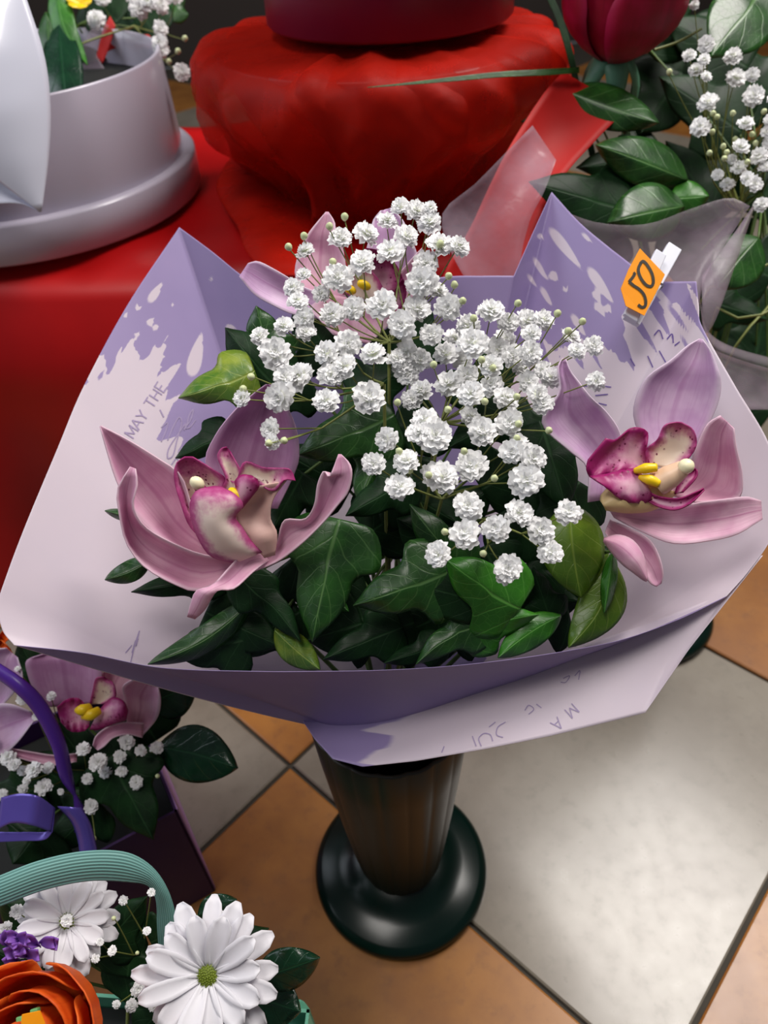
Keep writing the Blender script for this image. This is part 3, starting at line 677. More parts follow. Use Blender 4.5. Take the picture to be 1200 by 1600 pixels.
# ------------------------------------------------------------------ ivy of the bouquet
IVY = [(0, .16, -.00), (.02, .58, -.10), (.10, .92, -.07), (.20, 1.08, .05), (.28, .96, .03), (.36, .70, 0), (.44, .56, 0), (.54, .54, 0), (.68, .47, 0), (.81, .31, 0), (.91, .14, 0), (1, .0, 0)]
OVAL = [(0, .08, 0), (.08, .42, 0), (.2, .78, 0), (.35, .98, 0), (.5, 1.0, 0), (.65, .88, 0), (.8, .62, 0), (.92, .3, 0), (1, 0, 0)]
def leaf(parent, b, t, wl, wr, db, dt, mat='ivy', shape=IVY, cup=-.004, bend=0.0, el=0.0, er=0.0, arch=0.0, wav=.0015, name='leaf', petiole=None, nr=22):
    """base and tip in photo measure, half widths, distances of base and tip; bend curves the midrib sideways, arch lifts its middle"""
    bx, by = b; tx, ty = t; dx, dy = tx - bx, ty - by; L = math.hypot(dx, dy); ux, uy = dx / L, dy / L; nx, ny = -uy, ux
    Lp, Rp, dd = [], [], []
    for s, w_, o_ in shape:
        cx = bx + dx * s + nx * bend * math.sin(math.pi * s); cy = by + dy * s + ny * bend * math.sin(math.pi * s)
        Lp.append((cx + nx * w_ * wl + ux * o_ * L, cy + ny * w_ * wl + uy * o_ * L)); Rp.append((cx - nx * w_ * wr + ux * o_ * L, cy - ny * w_ * wr + uy * o_ * L))
        dd.append(db + (dt - db) * s - arch * math.sin(math.pi * s))
    o = petal(name, Lp, Rp, dd, MAT[mat], parent, cup=cup, dl=el, dr=er, ruf=wav, rf=2.5, nr=nr, nc=13, thick=.0005, cupp=.6)
    if petiole is not None:
        tube('stalk', [petiole, (Vector(petiole) + D(bx, by, db + .012)) / 2 + Vector((0, 0, .004)), D(bx, by, db + .0008)], [.0011, .0009], MAT['stem'], o, sides=6, n=8)
    return o
NK = Vector((VX, VY, .24))
def sprig(label, root, leaves):
    t = thing('ivy_sprig', label, 'ivy', NK, 'ivy sprigs of the bouquet'); r = D(*root)
    tube('stem', [NK + Vector((random.uniform(-.012, .012), random.uniform(-.012, .012), 0)), NK.lerp(r, .55) + Vector((0, 0, .008)), r], [.0018, .0012], MAT['stem'], t)
    for lf in leaves:
        leaf(t, *lf[0], petiole=r, **(lf[1] if len(lf) > 1 else {}))
    return t
sprig('ivy sprig with a yellow green leaf left of the baby\'s breath', (430, 660, .462), [
    (((388, 580), (279, 622), 40, 52, .444, .436, 'ivy_yellow'), dict(arch=.006, el=.004)),
    (((430, 600), (352, 512), 55, 60, .462, .458, 'ivy_dark'), dict(arch=.005)),
    (((420, 560), (400, 478), 50, 46, .470, .466, 'ivy'), {}),
    (((352, 670), (274, 716), 26, 40, .448, .446, 'ivy_dark'), {})])
sprig('ivy sprig with small leaves peeping out left of the left orchid', (330, 880, .458), [
    (((216, 812), (164, 798), 9, 8, .432, .430, 'ivy'), dict(shape=OVAL)),
    (((236, 876), (164, 906), 20, 14, .432, .428, 'ivy'), dict(shape=OVAL, bend=-6)),
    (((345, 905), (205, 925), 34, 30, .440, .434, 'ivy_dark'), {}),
    (((398, 935), (231, 1038), 24, 20, .438, .426, 'ivy'), dict(bend=-16, shape=OVAL, er=.004))])
sprig('ivy sprig with a long pointed glossy leaf below the left orchid', (520, 850, .455), [
    (((530, 826), (488, 1003), 82, 72, .432, .424, 'ivy'), dict(arch=.004, el=.003)),
    (((380, 905), (470, 1003), 42, 34, .432, .428, 'ivy_dark'), dict(bend=-8)),
    (((430, 985), (500, 1046), 26, 22, .436, .432, 'ivy_yellow'), dict(shape=OVAL)),
    (((470, 900), (545, 955), 18, 18, .436, .430, 'ivy_bright'), dict(shape=OVAL)),
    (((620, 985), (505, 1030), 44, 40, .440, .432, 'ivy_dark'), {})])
sprig('ivy sprig with broad glossy leaves at the front centre of the bouquet', (700, 900, .452), [
    (((696, 892), (552, 946), 60, 70, .426, .418, 'ivy'), dict(arch=.008, cup=-.006)),
    (((722, 886), (640, 788), 44, 50, .432, .428, 'ivy'), dict(arch=.006)),
    (((804, 948), (616, 902), 36, 44, .420, .416, 'ivy_dark'), dict(shape=OVAL, cup=-.002)),
    (((806, 942), (694, 872), 58, 74, .424, .414, 'ivy_bright'), dict(arch=.006, cup=-.006)),
    (((640, 752), (540, 806), 46, 42, .438, .432, 'ivy_dark'), {})])
sprig('ivy sprig with low leaves touching the front paper rim', (745, 990, .450), [
    (((756, 984), (650, 1038), 46, 30, .424, .419, 'ivy'), dict(bend=8)),
    (((736, 1000), (842, 960), 36, 42, .425, .420, 'ivy_bright'), dict(bend=-8)),
    (((876, 962), (778, 1028), 30, 20, .428, .421, 'ivy_bright'), dict(shape=OVAL)),
    (((690, 1010), (600, 1036), 30, 26, .436, .430, 'ivy_dark'), {})])
sprig('ivy sprig with olive leaves beside the right orchid', (890, 880, .456), [
    (((890, 786), (908, 934), 54, 46, .424, .420, 'ivy_olive'), dict(shape=OVAL, arch=.004, er=.003)),
    (((950, 866), (888, 1012), 30, 44, .428, .422, 'ivy_olive'), dict(shape=OVAL, bend=-14)),
    (((958, 862), (944, 958), 12, 12, .422, .419, 'ivy_bright'), dict(shape=OVAL)),
    (((858, 962), (832, 886), 34, 34, .434, .430, 'ivy_dark'), {}),
    (((846, 668), (886, 800), 62, 66, .440, .432, 'ivy_dark'), dict(arch=.004)),
    (((800, 640), (700, 700), 50, 50, .446, .440, 'ivy_dark'), {})])
sprig('ivy sprig with dark leaves right behind the baby\'s breath stems', (560, 700, .462), [
    (((604, 650), (462, 712), 60, 70, .444, .436, 'ivy'), dict(arch=.006)),
    (((560, 620), (650, 560), 55, 50, .456, .452, 'ivy_dark'), {}),
    (((470, 745), (425, 830), 50, 50, .442, .438, 'ivy_dark'), {}),
    (((600, 700), (560, 790), 50, 46, .448, .442, 'ivy'), {}),
    (((480, 600), (400, 650), 44, 44, .456, .452, 'ivy_dark'), {}),
    (((640, 700), (660, 610), 60, 60, .454, .450, 'ivy_dark'), {})])
sprig('added dark ivy leaves standing in for shade deep in the bouquet', (620, 860, .490), [  # extra dark leaves, added to make the bouquet's depth look shaded
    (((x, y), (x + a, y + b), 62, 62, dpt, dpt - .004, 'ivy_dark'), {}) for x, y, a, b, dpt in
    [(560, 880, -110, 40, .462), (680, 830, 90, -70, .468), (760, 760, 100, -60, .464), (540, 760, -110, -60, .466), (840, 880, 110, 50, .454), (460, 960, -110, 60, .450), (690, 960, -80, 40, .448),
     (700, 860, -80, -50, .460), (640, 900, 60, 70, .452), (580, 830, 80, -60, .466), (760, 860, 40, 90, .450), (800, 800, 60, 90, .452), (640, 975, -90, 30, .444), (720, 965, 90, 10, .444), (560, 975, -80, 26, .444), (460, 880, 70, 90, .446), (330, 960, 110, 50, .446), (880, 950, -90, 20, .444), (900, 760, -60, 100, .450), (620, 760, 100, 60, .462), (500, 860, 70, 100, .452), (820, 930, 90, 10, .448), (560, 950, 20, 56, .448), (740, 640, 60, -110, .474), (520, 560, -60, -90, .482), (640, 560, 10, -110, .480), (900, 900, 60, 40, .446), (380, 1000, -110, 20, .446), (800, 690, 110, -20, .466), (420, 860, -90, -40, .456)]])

# ------------------------------------------------------------------ baby's breath
def gyp_mesh(seed):
    rs = np.random.default_rng(seed); V, Fc = [], []
    for (n, r, z, tilt, w) in ((9, 1.0, -.08, .10, .80), (9, .90, .06, .34, .72), (8, .72, .20, .66, .62), (6, .50, .30, 1.0, .48), (4, .28, .36, 1.25, .34)):
        off = rs.uniform(0, 6)
        for i in range(n):
            a = off + 2 * math.pi * i / n + rs.uniform(-.18, .18); rr = r * rs.uniform(.86, 1.1); tl = tilt + rs.uniform(-.18, .22); ww = w * rs.uniform(.8, 1.15)
            o0 = len(V); ca, sa = math.cos(a), math.sin(a)
            prof = [(0.05, .14), (.45, .74), (.8, 1.0), (1.0, .92)]
            for q, (s, wd) in enumerate(prof):
                for j in range(5):
                    u = (j - 2) / 2; notch = (-.12 if j == 2 else -.09 * u * u + rs.uniform(-.05, .05)) if q == 3 else 0
                    d = (s + notch) * rr; lat = u * wd * ww * .5
                    zz = z + d * math.sin(tl) * .8 + .10 * math.sin(u * 5 + i) * s + .08 * (1 - abs(u)) * -s + (rs.uniform(-.05, .07) if q == 3 else 0)
                    dd = d * math.cos(tl)
                    V.append((ca * dd - sa * lat, sa * dd + ca * lat, zz))
            Fc += [tuple(o0 + i_ for i_ in f) for f in gridfaces(4, 5)]
    return mesh_data('flower', np.array(V) * .5, Fc, MAT['gyp'])
GM = [gyp_mesh(i) for i in range(6)]
def calyx_mesh():
    P = [(.001, -.30), (.06, -.28), (.13, -.16), (.17, -.02), (.15, .0)]
    V = [(r * math.cos(2 * math.pi * j / 8), r * math.sin(2 * math.pi * j / 8), z) for r, z in P for j in range(8)]
    return mesh_data('calyx', V, gridfaces(len(P), 8, True), MAT['calyx'])
CALYX = calyx_mesh()
def bud_mesh():
    P = [(.001, -.5), (.22, -.44), (.42, -.18), (.46, .08), (.34, .36), (.14, .52), (.001, .55)]
    V = [(r * (1 + .06 * math.cos(5 * 2 * math.pi * j / 10)) * math.cos(2 * math.pi * j / 10), r * math.sin(2 * math.pi * j / 10), z) for r, z in P for j in range(10)]
    return mesh_data('bud', V, gridfaces(len(P), 10, True), MAT['bud'])
BUD = bud_mesh()
def spray(label, flowers, buds, root, base, group, calyx=True, jit=.004, cluster=4, up=.5):
    """flowers: (px, py, distance, diameter px); each flower head is a part, all twigs of the spray are its stem"""
    t = thing('babys_breath_spray', label, 'flower spray', base, group); R0 = D(*root) if len(root) == 3 else Vector(root)
    items = []
    for (x, y, d, s) in flowers: items.append((D(x, y, d + random.uniform(-jit, jit)), s * d / F, 'f'))
    for (x, y, d, s) in buds: items.append((D(x, y, d + random.uniform(-jit, jit)), s * d / F, 'b'))
    left = list(range(len(items))); paths = []
    base_v = Vector(base)
    paths.append(([base_v, base_v.lerp(R0, .5) + Vector((0, 0, .01)), R0], .0014, .0010))
    while left:
        i0 = max(left, key=lambda i: (items[i][0] - R0).length); left.remove(i0)
        grp = [i0] + sorted(left, key=lambda i: (items[i][0] - items[i0][0]).length)[:cluster - 1]
        for g_ in grp[1:]: left.remove(g_)
        cen = sum((items[i][0] for i in grp), Vector()) / len(grp)
        node = cen.lerp(R0, .38) + fw * .012 + Vector((0, 0, -.006))
        paths.append(([R0, R0.lerp(node, .5) + fw * .004, node], .0008, .0006))
        for i in grp:
            p, s, kd = items[i]
            toc = (CAM - p).normalized(); outw = (p - node).normalized()
            ax = (toc * .75 + Vector((0, 0, up)) + outw * .45 + Vector([random.uniform(-.45, .45) for _ in range(3)])).normalized()
            q = ax.to_track_quat('Z', 'Y') @ Matrix.Rotation(random.uniform(0, 6.28), 3, 'Z').to_quaternion()
            end = p - ax * s * (.16 if kd == 'f' else .4)
            paths.append(([node, node.lerp(end, .55) - ax * s * .25, end], .00045, .00035))
            if kd == 'f':
                o = place('flower', GM[random.randrange(6)], t, p, q, s * random.uniform(1.0, 1.13))
                if calyx:
                    c = bpy.data.objects.new('calyx', CALYX); COL.objects.link(c); c.parent = o; c.location = (0, 0, .02)
            else: place('bud', BUD, t, p, q, s)
    tubes_mesh(paths, MAT['twig'], 'stem', t)
    return t
def gd(y): return float(np.interp(y, [300, 420, 560, 700, 900], [.452, .430, .404, .388, .376]))
c3 = lambda p: (360 + p[0] * .5, 290 + p[1] * .5)
def fl(L, sc_=1.0, extra=0.0):
    out = []
    for p in L:
        x, y = c3(p); out.append((x, y, gd(y) + extra + (p[3] if len(p) > 3 else 0), p[2] * sc_))
    return out
def bd(L, extra=0.0): return [(c3(p)[0], c3(p)[1], gd(c3(p)[1]) + extra, 13) for p in L]
GA = [(530, 65, 30), (580, 80, 36), (622, 115, 38), (625, 70, 24), (490, 112, 34), (425, 152, 42), (345, 165, 40), (550, 160, 40), (500, 208, 44), (655, 185, 46), (712, 190, 36), (235, 205, 34), (230, 278, 26), (412, 242, 44), (335, 288, 48), (195, 318, 32), (210, 362, 34),
      (597, 302, 50), (610, 245, 42, .01), (475, 372, 47), (385, 385, 42, .008), (320, 402, 40, .008), (283, 338, 30, .01), (232, 415, 37), (166, 440, 34), (235, 458, 32, .01), (535, 436, 47), (680, 382, 40), (650, 330, 34, .01), (585, 385, 42, .01), (630, 466, 35), (92, 470, 32), (140, 522, 50)]
GB = [(367, 495, 42), (298, 522, 37), (446, 530, 47), (357, 565, 42), (315, 592, 40), (217, 596, 52), (168, 597, 38), (155, 662, 48), (300, 672, 45), (432, 660, 54), (38, 665, 32), (125, 760, 34), (130, 800, 24)]
GC = [(550, 522, 42, .03), (540, 562, 42, .03), (592, 545, 40, .03), (555, 592, 38, .03), (520, 540, 34, .03), (672, 525, 40, .02), (756, 492, 50), (745, 440, 44, .02), (815, 392, 42), (870, 427, 36, .01), (927, 420, 34, .02), (980, 420, 34, .02), (942, 462, 34), (835, 510, 42, .02), (880, 532, 40, .02), (937, 522, 42),
      (815, 562, 40), (740, 592, 40, .02), (682, 620, 44, .01), (752, 652, 48), (815, 622, 38, .015), (860, 666, 42, .01), (982, 582, 40, .02), (930, 612, 34, .01), (960, 652, 38), (977, 682, 32), (597, 640, 38, .025), (565, 668, 34, .03), (750, 722, 34, .02), (1000, 600, 34, .02), (1062, 472, 36, .03), (1135, 500, 34, .01), (1082, 516, 28), (1142, 610, 32), (700, 480, 36, .03), (860, 480, 36, .03), (905, 560, 34, .03), (720, 545, 36, .03)]
GD_ = [(608, 732, 44), (640, 782, 54), (595, 775, 44), (488, 792, 40), (445, 868, 38), (550, 862, 42), (530, 942, 44), (665, 912, 52), (632, 900, 40, .006), (752, 877, 52), (872, 740, 44), (787, 767, 48), (882, 832, 44), (942, 852, 44), (926, 920, 52), (900, 800, 34, .01)]
GE = [(742, 1002, 52), (732, 1087, 50), (830, 1070, 46), (900, 1022, 44), (970, 1076, 47), (1002, 1146, 42), (1056, 1020, 40), (650, 1152, 46), (865, 1196, 50)]
GRP = 'baby\'s breath sprays of the bouquet'
spray('top spray of white baby\'s breath in front of the back orchid', fl(GA), bd([(357, 98), (310, 128), (230, 158), (182, 192), (682, 283), (700, 310), (726, 360), (655, 183), (582, 80), (320, 238)], -.003), (608, 535, .428), NK, GRP)
spray('spray of white baby\'s breath hanging over the left orchid', fl(GB, 1, -.006), bd([(65, 597), (40, 635), (168, 797), (120, 805)], -.008), (600, 600, .426), NK, GRP)
spray('dense spray of white baby\'s breath reaching to the right beside the price peg', fl(GC), bd([(760, 415), (898, 368), (1022, 400), (1100, 425), (680, 700), (895, 660), (995, 765), (820, 570), (785, 545), (635, 560), (795, 675), (1055, 455), (900, 745)], -.004), (690, 660, .432), NK, GRP, cluster=5)
spray('spray of white baby\'s breath at the bouquet centre over dark ivy', fl(GD_), bd([(522, 678), (825, 915), (620, 905), (527, 830), (730, 830), (895, 790), (560, 890)], -.004), (690, 780, .424), NK, GRP)
spray('lowest spray of white baby\'s breath over the glossy front ivy', fl(GE), bd([(670, 1082), (790, 1150)], -.003), (760, 810, .420), NK, GRP, cluster=3)

# ------------------------------------------------------------------ flower builders
def petal_world(name, P, mat, parent, thick=.0006):
    """P: rows x columns x 3, room coordinates"""
    P = np.asarray(P); nr, nc = P.shape[:2]
    UV = [(j / (nc - 1), i / (nr - 1)) for i in range(nr) for j in range(nc)]
    return obj(name, P.reshape(-1, 3), gridfaces(nr, nc), mat, parent, UV, True, thick)
def frame(axis):
    z = Vector(axis).normalized(); x = z.cross(Vector((0.1, 1, .2))).normalized(); y = z.cross(x); return x, y, z
def rose(name, label, cat, c, axis, R, H, mat, group=None, opened=.5, seed=0, calyx=None, start=0):
    t = thing(name, label, cat, c, group); rs = np.random.default_rng(seed); x, y, z = frame(axis); c = Vector(c)
    n = 15
    for kx in range(n):
        f = kx / (n - 1); a0 = kx * 2.4; rad = R * (.10 + .90 * f ** .85); hgt = H * (1.0 - .10 * f * (1 + opened)); wid = 1.55 - .55 * f
        P = []
        for i in range(9):
            v = i / 8; row = []
            for j in range(9):
                u = (j - 4) / 4
                prof = (math.sin(min(1, v * 1.7 + .05) * math.pi / 2) ** .7)
                rr = rad * (.18 + .82 * prof) + R * opened * .30 * f * max(0, v - .6) ** 1.4 * 2.2 + rs.uniform(-.01, .01) * R * v
                ww = wid * (1 - .45 * max(0, v - .55) ** 2 * 3)
                a = a0 + u * ww
                hh = hgt * (v - .10 * u * u * v * v) - R * opened * .45 * f * max(0, v - .72) ** 1.2
                rr -= rad * .10 * (u * u) * (1 - f)
                row.append(c + x * rr * math.cos(a) + y * rr * math.sin(a) + z * hh)
            P.append(row)
        petal_world('petal', P, mat, t, .0007)
    if calyx:
        for kx in range(5):
            a = kx * 1.2566 + .5; P = []
            for i in range(8):
                v = i / 7; wv_ = .26 * R * (1 - v) ** .8 * (1 if v > .05 else .6); rr = R * (.22 + .30 * math.sin(v * 2.4)); hh = R * (.06 - 1.0 * v ** 1.2)
                ctr_ = c + x * rr * math.cos(a) + y * rr * math.sin(a) + z * hh; tn = -x * math.sin(a) + y * math.cos(a)
                P.append([ctr_ + tn * wv_ * q - (x * math.cos(a) + y * math.sin(a)) * .12 * R * q * q for q in (-1, -.5, 0, .5, 1)])
            petal_world('sepal', P, MAT[calyx], t, .0006)
    return t
def daisy(label, c, axis, R, seed, mat='daisy', n=17, group=None, lift=.35):
    t = thing('daisy', label, 'daisy', c, group); rs = np.random.default_rng(seed); x, y, z = frame(axis); c = Vector(c)
    for layer, (m_, rl, lf) in enumerate(((n, 1.0, lift * .6), (n - 5, .86, lift * 1.15))):
        for kx in range(m_):
            a = 2 * math.pi * (kx + .5 * layer) / m_ + rs.uniform(-.08, .08); L = R * rl * rs.uniform(.9, 1.06); W = R * .14 * rs.uniform(.9, 1.15); up_ = lf + rs.uniform(-.12, .12)
            ra = x * math.cos(a) + y * math.sin(a); tn = -x * math.sin(a) + y * math.cos(a); P = []
            for i in range(9):
                v = i / 8; d = L * (.10 + .90 * v); wv_ = W * min(1, .35 + 1.4 * v) * math.sqrt(max(0, 1 - max(0, (v - .72) / .29) ** 2)) + .0002
                hh = L * (up_ * v - .28 * v * v) + layer * .0012
                P.append([c + ra * d + tn * wv_ * q + z * (hh + W * .35 * q * q * (1 - .4 * v)) for q in (-1, -.6, -.2, .2, .6, 1)])
            petal_world('petal', P, MAT[mat], t, .0004)
    # disc of tiny florets
    V, Fc = [], []
    for kx in range(110):
        rr = R * .19 * math.sqrt(kx / 110); a = kx * 2.39996; p = c + x * rr * math.cos(a) + y * rr * math.sin(a) + z * (R * .09 * (1 - (kx / 110)) + R * .05); s_ = R * .016
        o0 = len(V); V += [p + x * s_, p + y * s_, p - x * s_, p - y * s_, p + z * s_ * 1.8]; Fc += [(o0, o0 + 1, o0 + 4), (o0 + 1, o0 + 2, o0 + 4), (o0 + 2, o0 + 3, o0 + 4), (o0 + 3, o0, o0 + 4)]
    dsc = obj('disc', V, Fc, MAT['disc'], t)
    V = [c + x * R * .20 * r_ * math.cos(a) + y * R * .20 * r_ * math.sin(a) + z * (R * (.14 - .10 * r_ * r_)) for r_ in (.02, .5, .8, 1.0) for a in [2 * math.pi * j / 16 for j in range(16)]]
    obj('disc_base', V, gridfaces(4, 16, True), MAT['disc'], dsc)
    return t
MAT['daisy'] = plain('daisy_petal', srgb(236, 234, 240), .5, .04, 90, trans=.2)
MAT['disc'] = plain('daisy_disc', srgb(104, 120, 20), .6, .25, 300)
MAT['rose_red'] = petal_mat('red_rose_petal', srgb(150, 8, 44), srgb(170, 14, 62), srgb(120, 4, 36), srgb(176, 30, 80), .5, .12)
MAT['rose_orange'] = petal_mat('orange_rose_petal', srgb(222, 84, 20), srgb(236, 104, 30), srgb(206, 66, 16), srgb(240, 120, 44), .5, .2)
MAT['sepal_green'] = plain('rose_sepal', srgb(96, 150, 120), .5, .2, 60)
MAT['statice'] = plain('statice_petal', srgb(142, 92, 190), .6, .2, 120, trans=.2)

# ------------------------------------------------------------------ right bouquet with red rose behind the lilac one
RV = Vector((.292, .565, .24))
make_vase('dark florist vase standing behind right, mostly hidden by the lilac paper', .292, .565)
def film(name, a, lo, hi):
    k = M(name, .25, .5, .2); n = k.noise(k.geo(), 18, 3)
    k.alpha = k.remap(n, .3, .7, lo, hi); k.bump(k.noise(k.geo(), 50, 3), .25, .004); return k.done(a)
MAT['film'] = film('frosted_film', srgb(196, 178, 194), .16, .38)
MAT['coral'] = plain('red_paper', srgb(214, 34, 30), .5, .08, 20, trans=.2)
fw_ = thing('film_wrap', 'frosted clear film and red paper wrap of the rose bouquet behind the price peg', 'wrapping film', RV)
petal('film_sheet', [(800, 520), (730, 440), (690, 340), (745, 285), (832, 196)], [(860, 520), (815, 430), (826, 350), (850, 300), (869, 250)], [.60, .585, .575, .575, .58], MAT['film'], fw_, cup=.01, thick=.0002)
petal('red_sheet', [(800, 560), (690, 460), (738, 350), (790, 240), (850, 145), (880, 112)], [(1000, 560), (810, 470), (830, 380), (870, 290), (930, 220), (980, 170)], [.64, .62, .61, .61, .615, .62], MAT['coral'], fw_, cup=.008, thick=.0003)
petal('film_sheet', [(880, 330), (935, 348), (1010, 350), (1080, 326), (1140, 309), (1172, 322)], [(960, 520), (1000, 520), (1050, 520), (1088, 500), (1092, 470), (1095, 440)], [.565, .56, .556, .553, .55, .55], MAT['film'], fw_, cup=.008, thick=.0002)
petal('film_sheet', [(1096, 432), (1120, 400), (1150, 360), (1176, 322)], [(1098, 530), (1118, 500), (1150, 410), (1178, 326)], [.548, .546, .546, .549], MAT['film'], fw_, cup=-.004, thick=.0002)
petal('film_fold', [(1094, 470), (1105, 515), (1140, 540), (1230, 566)], [(1096, 500), (1110, 545), (1150, 566), (1240, 592)], [.548, .55, .555, .56], MAT['film'], fw_, cup=-.004, thick=.0002)
petal('film_sheet', [(1100, 540), (1150, 560), (1250, 590)], [(1120, 640), (1180, 640), (1260, 640)], [.56, .566, .575], MAT['film'], fw_, cup=.004, thick=.0002)
rose('rose', 'dark crimson rose with pale green sepals at the top right edge', 'rose', D(958, 88, .635), (0.0, -.12, 1), .050, .085, MAT['rose_red'], None, .15, 4, 'sepal_green')
tube('stem', [D(958, 92, .636), D(968, 140, .66), RV.lerp(D(968, 200, .70), .5), RV + Vector((.01, .01, .0))], [.003, .0028], MAT['dkstem'], bpy.data.objects['rose'])
ri = thing('ivy_sprig', 'ivy sprig with glossy dark leaves of the rose bouquet behind the lilac paper tip', 'ivy', RV, 'ivy sprigs of the rose bouquet'); rr_ = D(990, 330, .66)
tube('stem', [RV + Vector((-.008, 0, 0)), rr_], [.002, .0014], MAT['stem'], ri)
for a in [(((884, 142), (1030, 192), 38, 32, .635, .615, 'ivy'), dict(shape=OVAL, arch=.006, cup=-.008)), (((1074, 282), (930, 226), 40, 36, .62, .60, 'ivy'), dict(shape=OVAL, arch=.008, cup=-.01)), (((930, 176), (814, 190), 36, 34, .64, .63, 'ivy_dark'), {}),
          (((980, 325), (826, 284), 60, 66, .615, .60, 'ivy_dark'), dict(arch=.006)), (((1070, 322), (948, 348), 48, 44, .61, .595, 'ivy'), dict(shape=OVAL, arch=.01, cup=-.01)), (((1046, 310), (1108, 306), 28, 26, .615, .61, 'ivy_bright'), dict(shape=OVAL)),
          (((1000, 250), (900, 262), 40, 40, .64, .63, 'ivy_dark'), {}), (((960, 420), (860, 330), 50, 50, .63, .62, 'ivy_dark'), {})]:
    leaf(ri, *a[0], petiole=rr_, **a[1])
r2 = thing('ivy_sprig', 'ivy sprig with a large leaf and dark leaves added to darken the background in the top right corner of the photo', 'ivy', RV, 'ivy sprigs of the rose bouquet'); rr2 = D(1190, 300, .68)
tube('stem', [RV + Vector((.01, 0, 0)), rr2], [.002, .0014], MAT['stem'], r2)
for a in [(((1220, -30), (1108, 92), 110, 90, .63, .60, 'ivy'), dict(arch=.006)), (((1185, 372), (1120, 452), 46, 40, .61, .60, 'ivy'), dict(shape=OVAL, arch=.006)), (((1215, 260), (1220, 140), 50, 50, .66, .66, 'ivy_dark'), {}),
          (((1120, 330), (1040, 220), 60, 60, .69, .69, 'ivy_dark'), {}), (((1150, 200), (1030, 120), 70, 70, .71, .71, 'ivy_dark'), {}), (((1160, 100), (1040, 30), 70, 70, .72, .72, 'ivy_dark'), {}), (((1200, 430), (1110, 380), 60, 60, .67, .67, 'ivy_dark'), {}), (((1110, 470), (1200, 500), 40, 40, .66, .66, 'ivy_dark'), {}),
          (((1060, 430), (1180, 340), 70, 70, .70, .70, 'ivy_dark'), {}), (((1000, 60), (1080, -30), 70, 70, .73, .73, 'ivy_dark'), {})] + [(((x, y), (x + dx, y + dy), 75, 75, .76, .755, 'ivy_dark'), {}) for x, y, dx, dy in ((1060, 120, -60, 90), (1100, 260, 100, 60), (1180, 330, 60, -100), (1080, 380, 120, 20), (1150, 470, -110, 20), (1180, 560, 20, -110), (1120, 560, 100, 40), (1200, 640, -80, -60), (1210, 150, -90, -60), (1040, 250, -80, 60), (1060, 60, 60, 60))]:  # the far dark leaves are added to darken the background
    leaf(r2, *a[0], petiole=rr2, **a[1])
gz = thing('grass_blade', 'long thin grass blade reaching left across the red organza', 'grass', D(905, 200, .67))
petal('blade', [(905, 105), (850, 108), (780, 112), (700, 121), (620, 131), (574, 136)], [(905, 114), (850, 118), (780, 121), (700, 128), (620, 134), (574, 137)], [.615, .605, .595, .588, .582, .58], MAT['ivy'], gz, thick=.0003)
petal('blade', [(846, -20), (868, 30), (884, 80), (900, 150), (960, 420)], [(858, -20), (880, 30), (895, 80), (910, 150), (972, 420)], [.66, .662, .664, .668, .70], MAT['ivy_dark'], gz, thick=.0003)
c6 = crop(980, 0, .1875)
RG = [(660, 370, 75), (515, 460, 60), (640, 500, 62), (580, 580, 80), (660, 640, 50), (880, 465, 74), (905, 650, 84), (1040, 620, 60), (1055, 800, 90), (670, 855, 90), (605, 1055, 90), (985, 1030, 70), (945, 1225, 72), (930, 1400, 72), (1100, 1300, 84), (755, 1455, 52), (835, 1535, 68), (1060, 1530, 70), (1150, 1390, 60), (560, 40, 44), (1160, 1100, 60), (1180, 1000, 50), (1000, 1480, 60), (1120, 1700, 66), (1200, 1180, 70), (1230, 820, 70), (870, 1330, 50)]
RB = [(350, 600), (715, 945), (750, 975), (880, 945), (710, 1100), (685, 1275), (800, 1220), (810, 1320), (1040, 1120), (1140, 930), (1070, 1195), (900, 1160), (830, 1270), (1000, 1350)]
spray('spray of white baby\'s breath with many buds at the right edge of the photo', [(*c6(p), .585 + random.uniform(-.01, .015), p[2] * .1875 * 1.9) for p in RG], [(*c6(p), .583, 10) for p in RB], (1160, 330, .65), RV, None, cluster=3)
tw = thing('willow_twig', 'thin yellowish twigs curling below the film at the right edge', 'twig', RV)
tubes_mesh([([RV, D(1110, 520, .63), D(1120, 480, .61), D(1165, 500, .61), D(1230, 470, .61)], .0014, .001), ([RV, D(1090, 470, .63), D(1140, 440, .62), D(1230, 400, .62)], .0014, .001), ([D(1022, 78, .64), D(1060, 65, .645), D(1096, 45, .65)], .0012, .001), ([RV, D(1150, 540, .62), D(1200, 480, .63), D(1240, 430, .63)], .0013, .001)], MAT['twig'], 'twig', tw)

# ------------------------------------------------------------------ flowers in the white hat box, white paper in front of it
HB = Vector(hc) + Vector((0, 0, .10))
MAT['white_paper'] = plain('white_gloss_paper', srgb(214, 216, 232), .25, .04, 10, coat=.3)
wp = thing('white_paper_cone', 'glossy white paper wrap with a pointed tip at the left photo edge', 'wrapping paper', D(-40, 300, .62))
petal('sheet', [(-150, -120), (-150, 0), (-140, 110), (-90, 200), (-30, 260), (62, 331)], [(0, -120), (42, 0), (70, 90), (79, 170), (76, 250), (65, 331)], [.60, .605, .61, .62, .635, .652], MAT['white_paper'], wp, cup=[0, -.006, -.010, -.010, -.006, 0], nr=30, nc=20)
petal('fold', [(-60, 225), (-20, 262), (14, 285), (62, 330)], [(-60, 330), (-20, 320), (30, 318), (64, 332)], [.665, .662, .66, .655], MAT['white_paper'], wp, cup=.004)
hi_ = thing('leafy_sprig', 'green leaves hanging over the rim of the white hat box', 'leaves', HB)
hr = D(120, 40, .86)
tube('stem', [HB, hr], [.002, .0015], MAT['stem'], hi_)
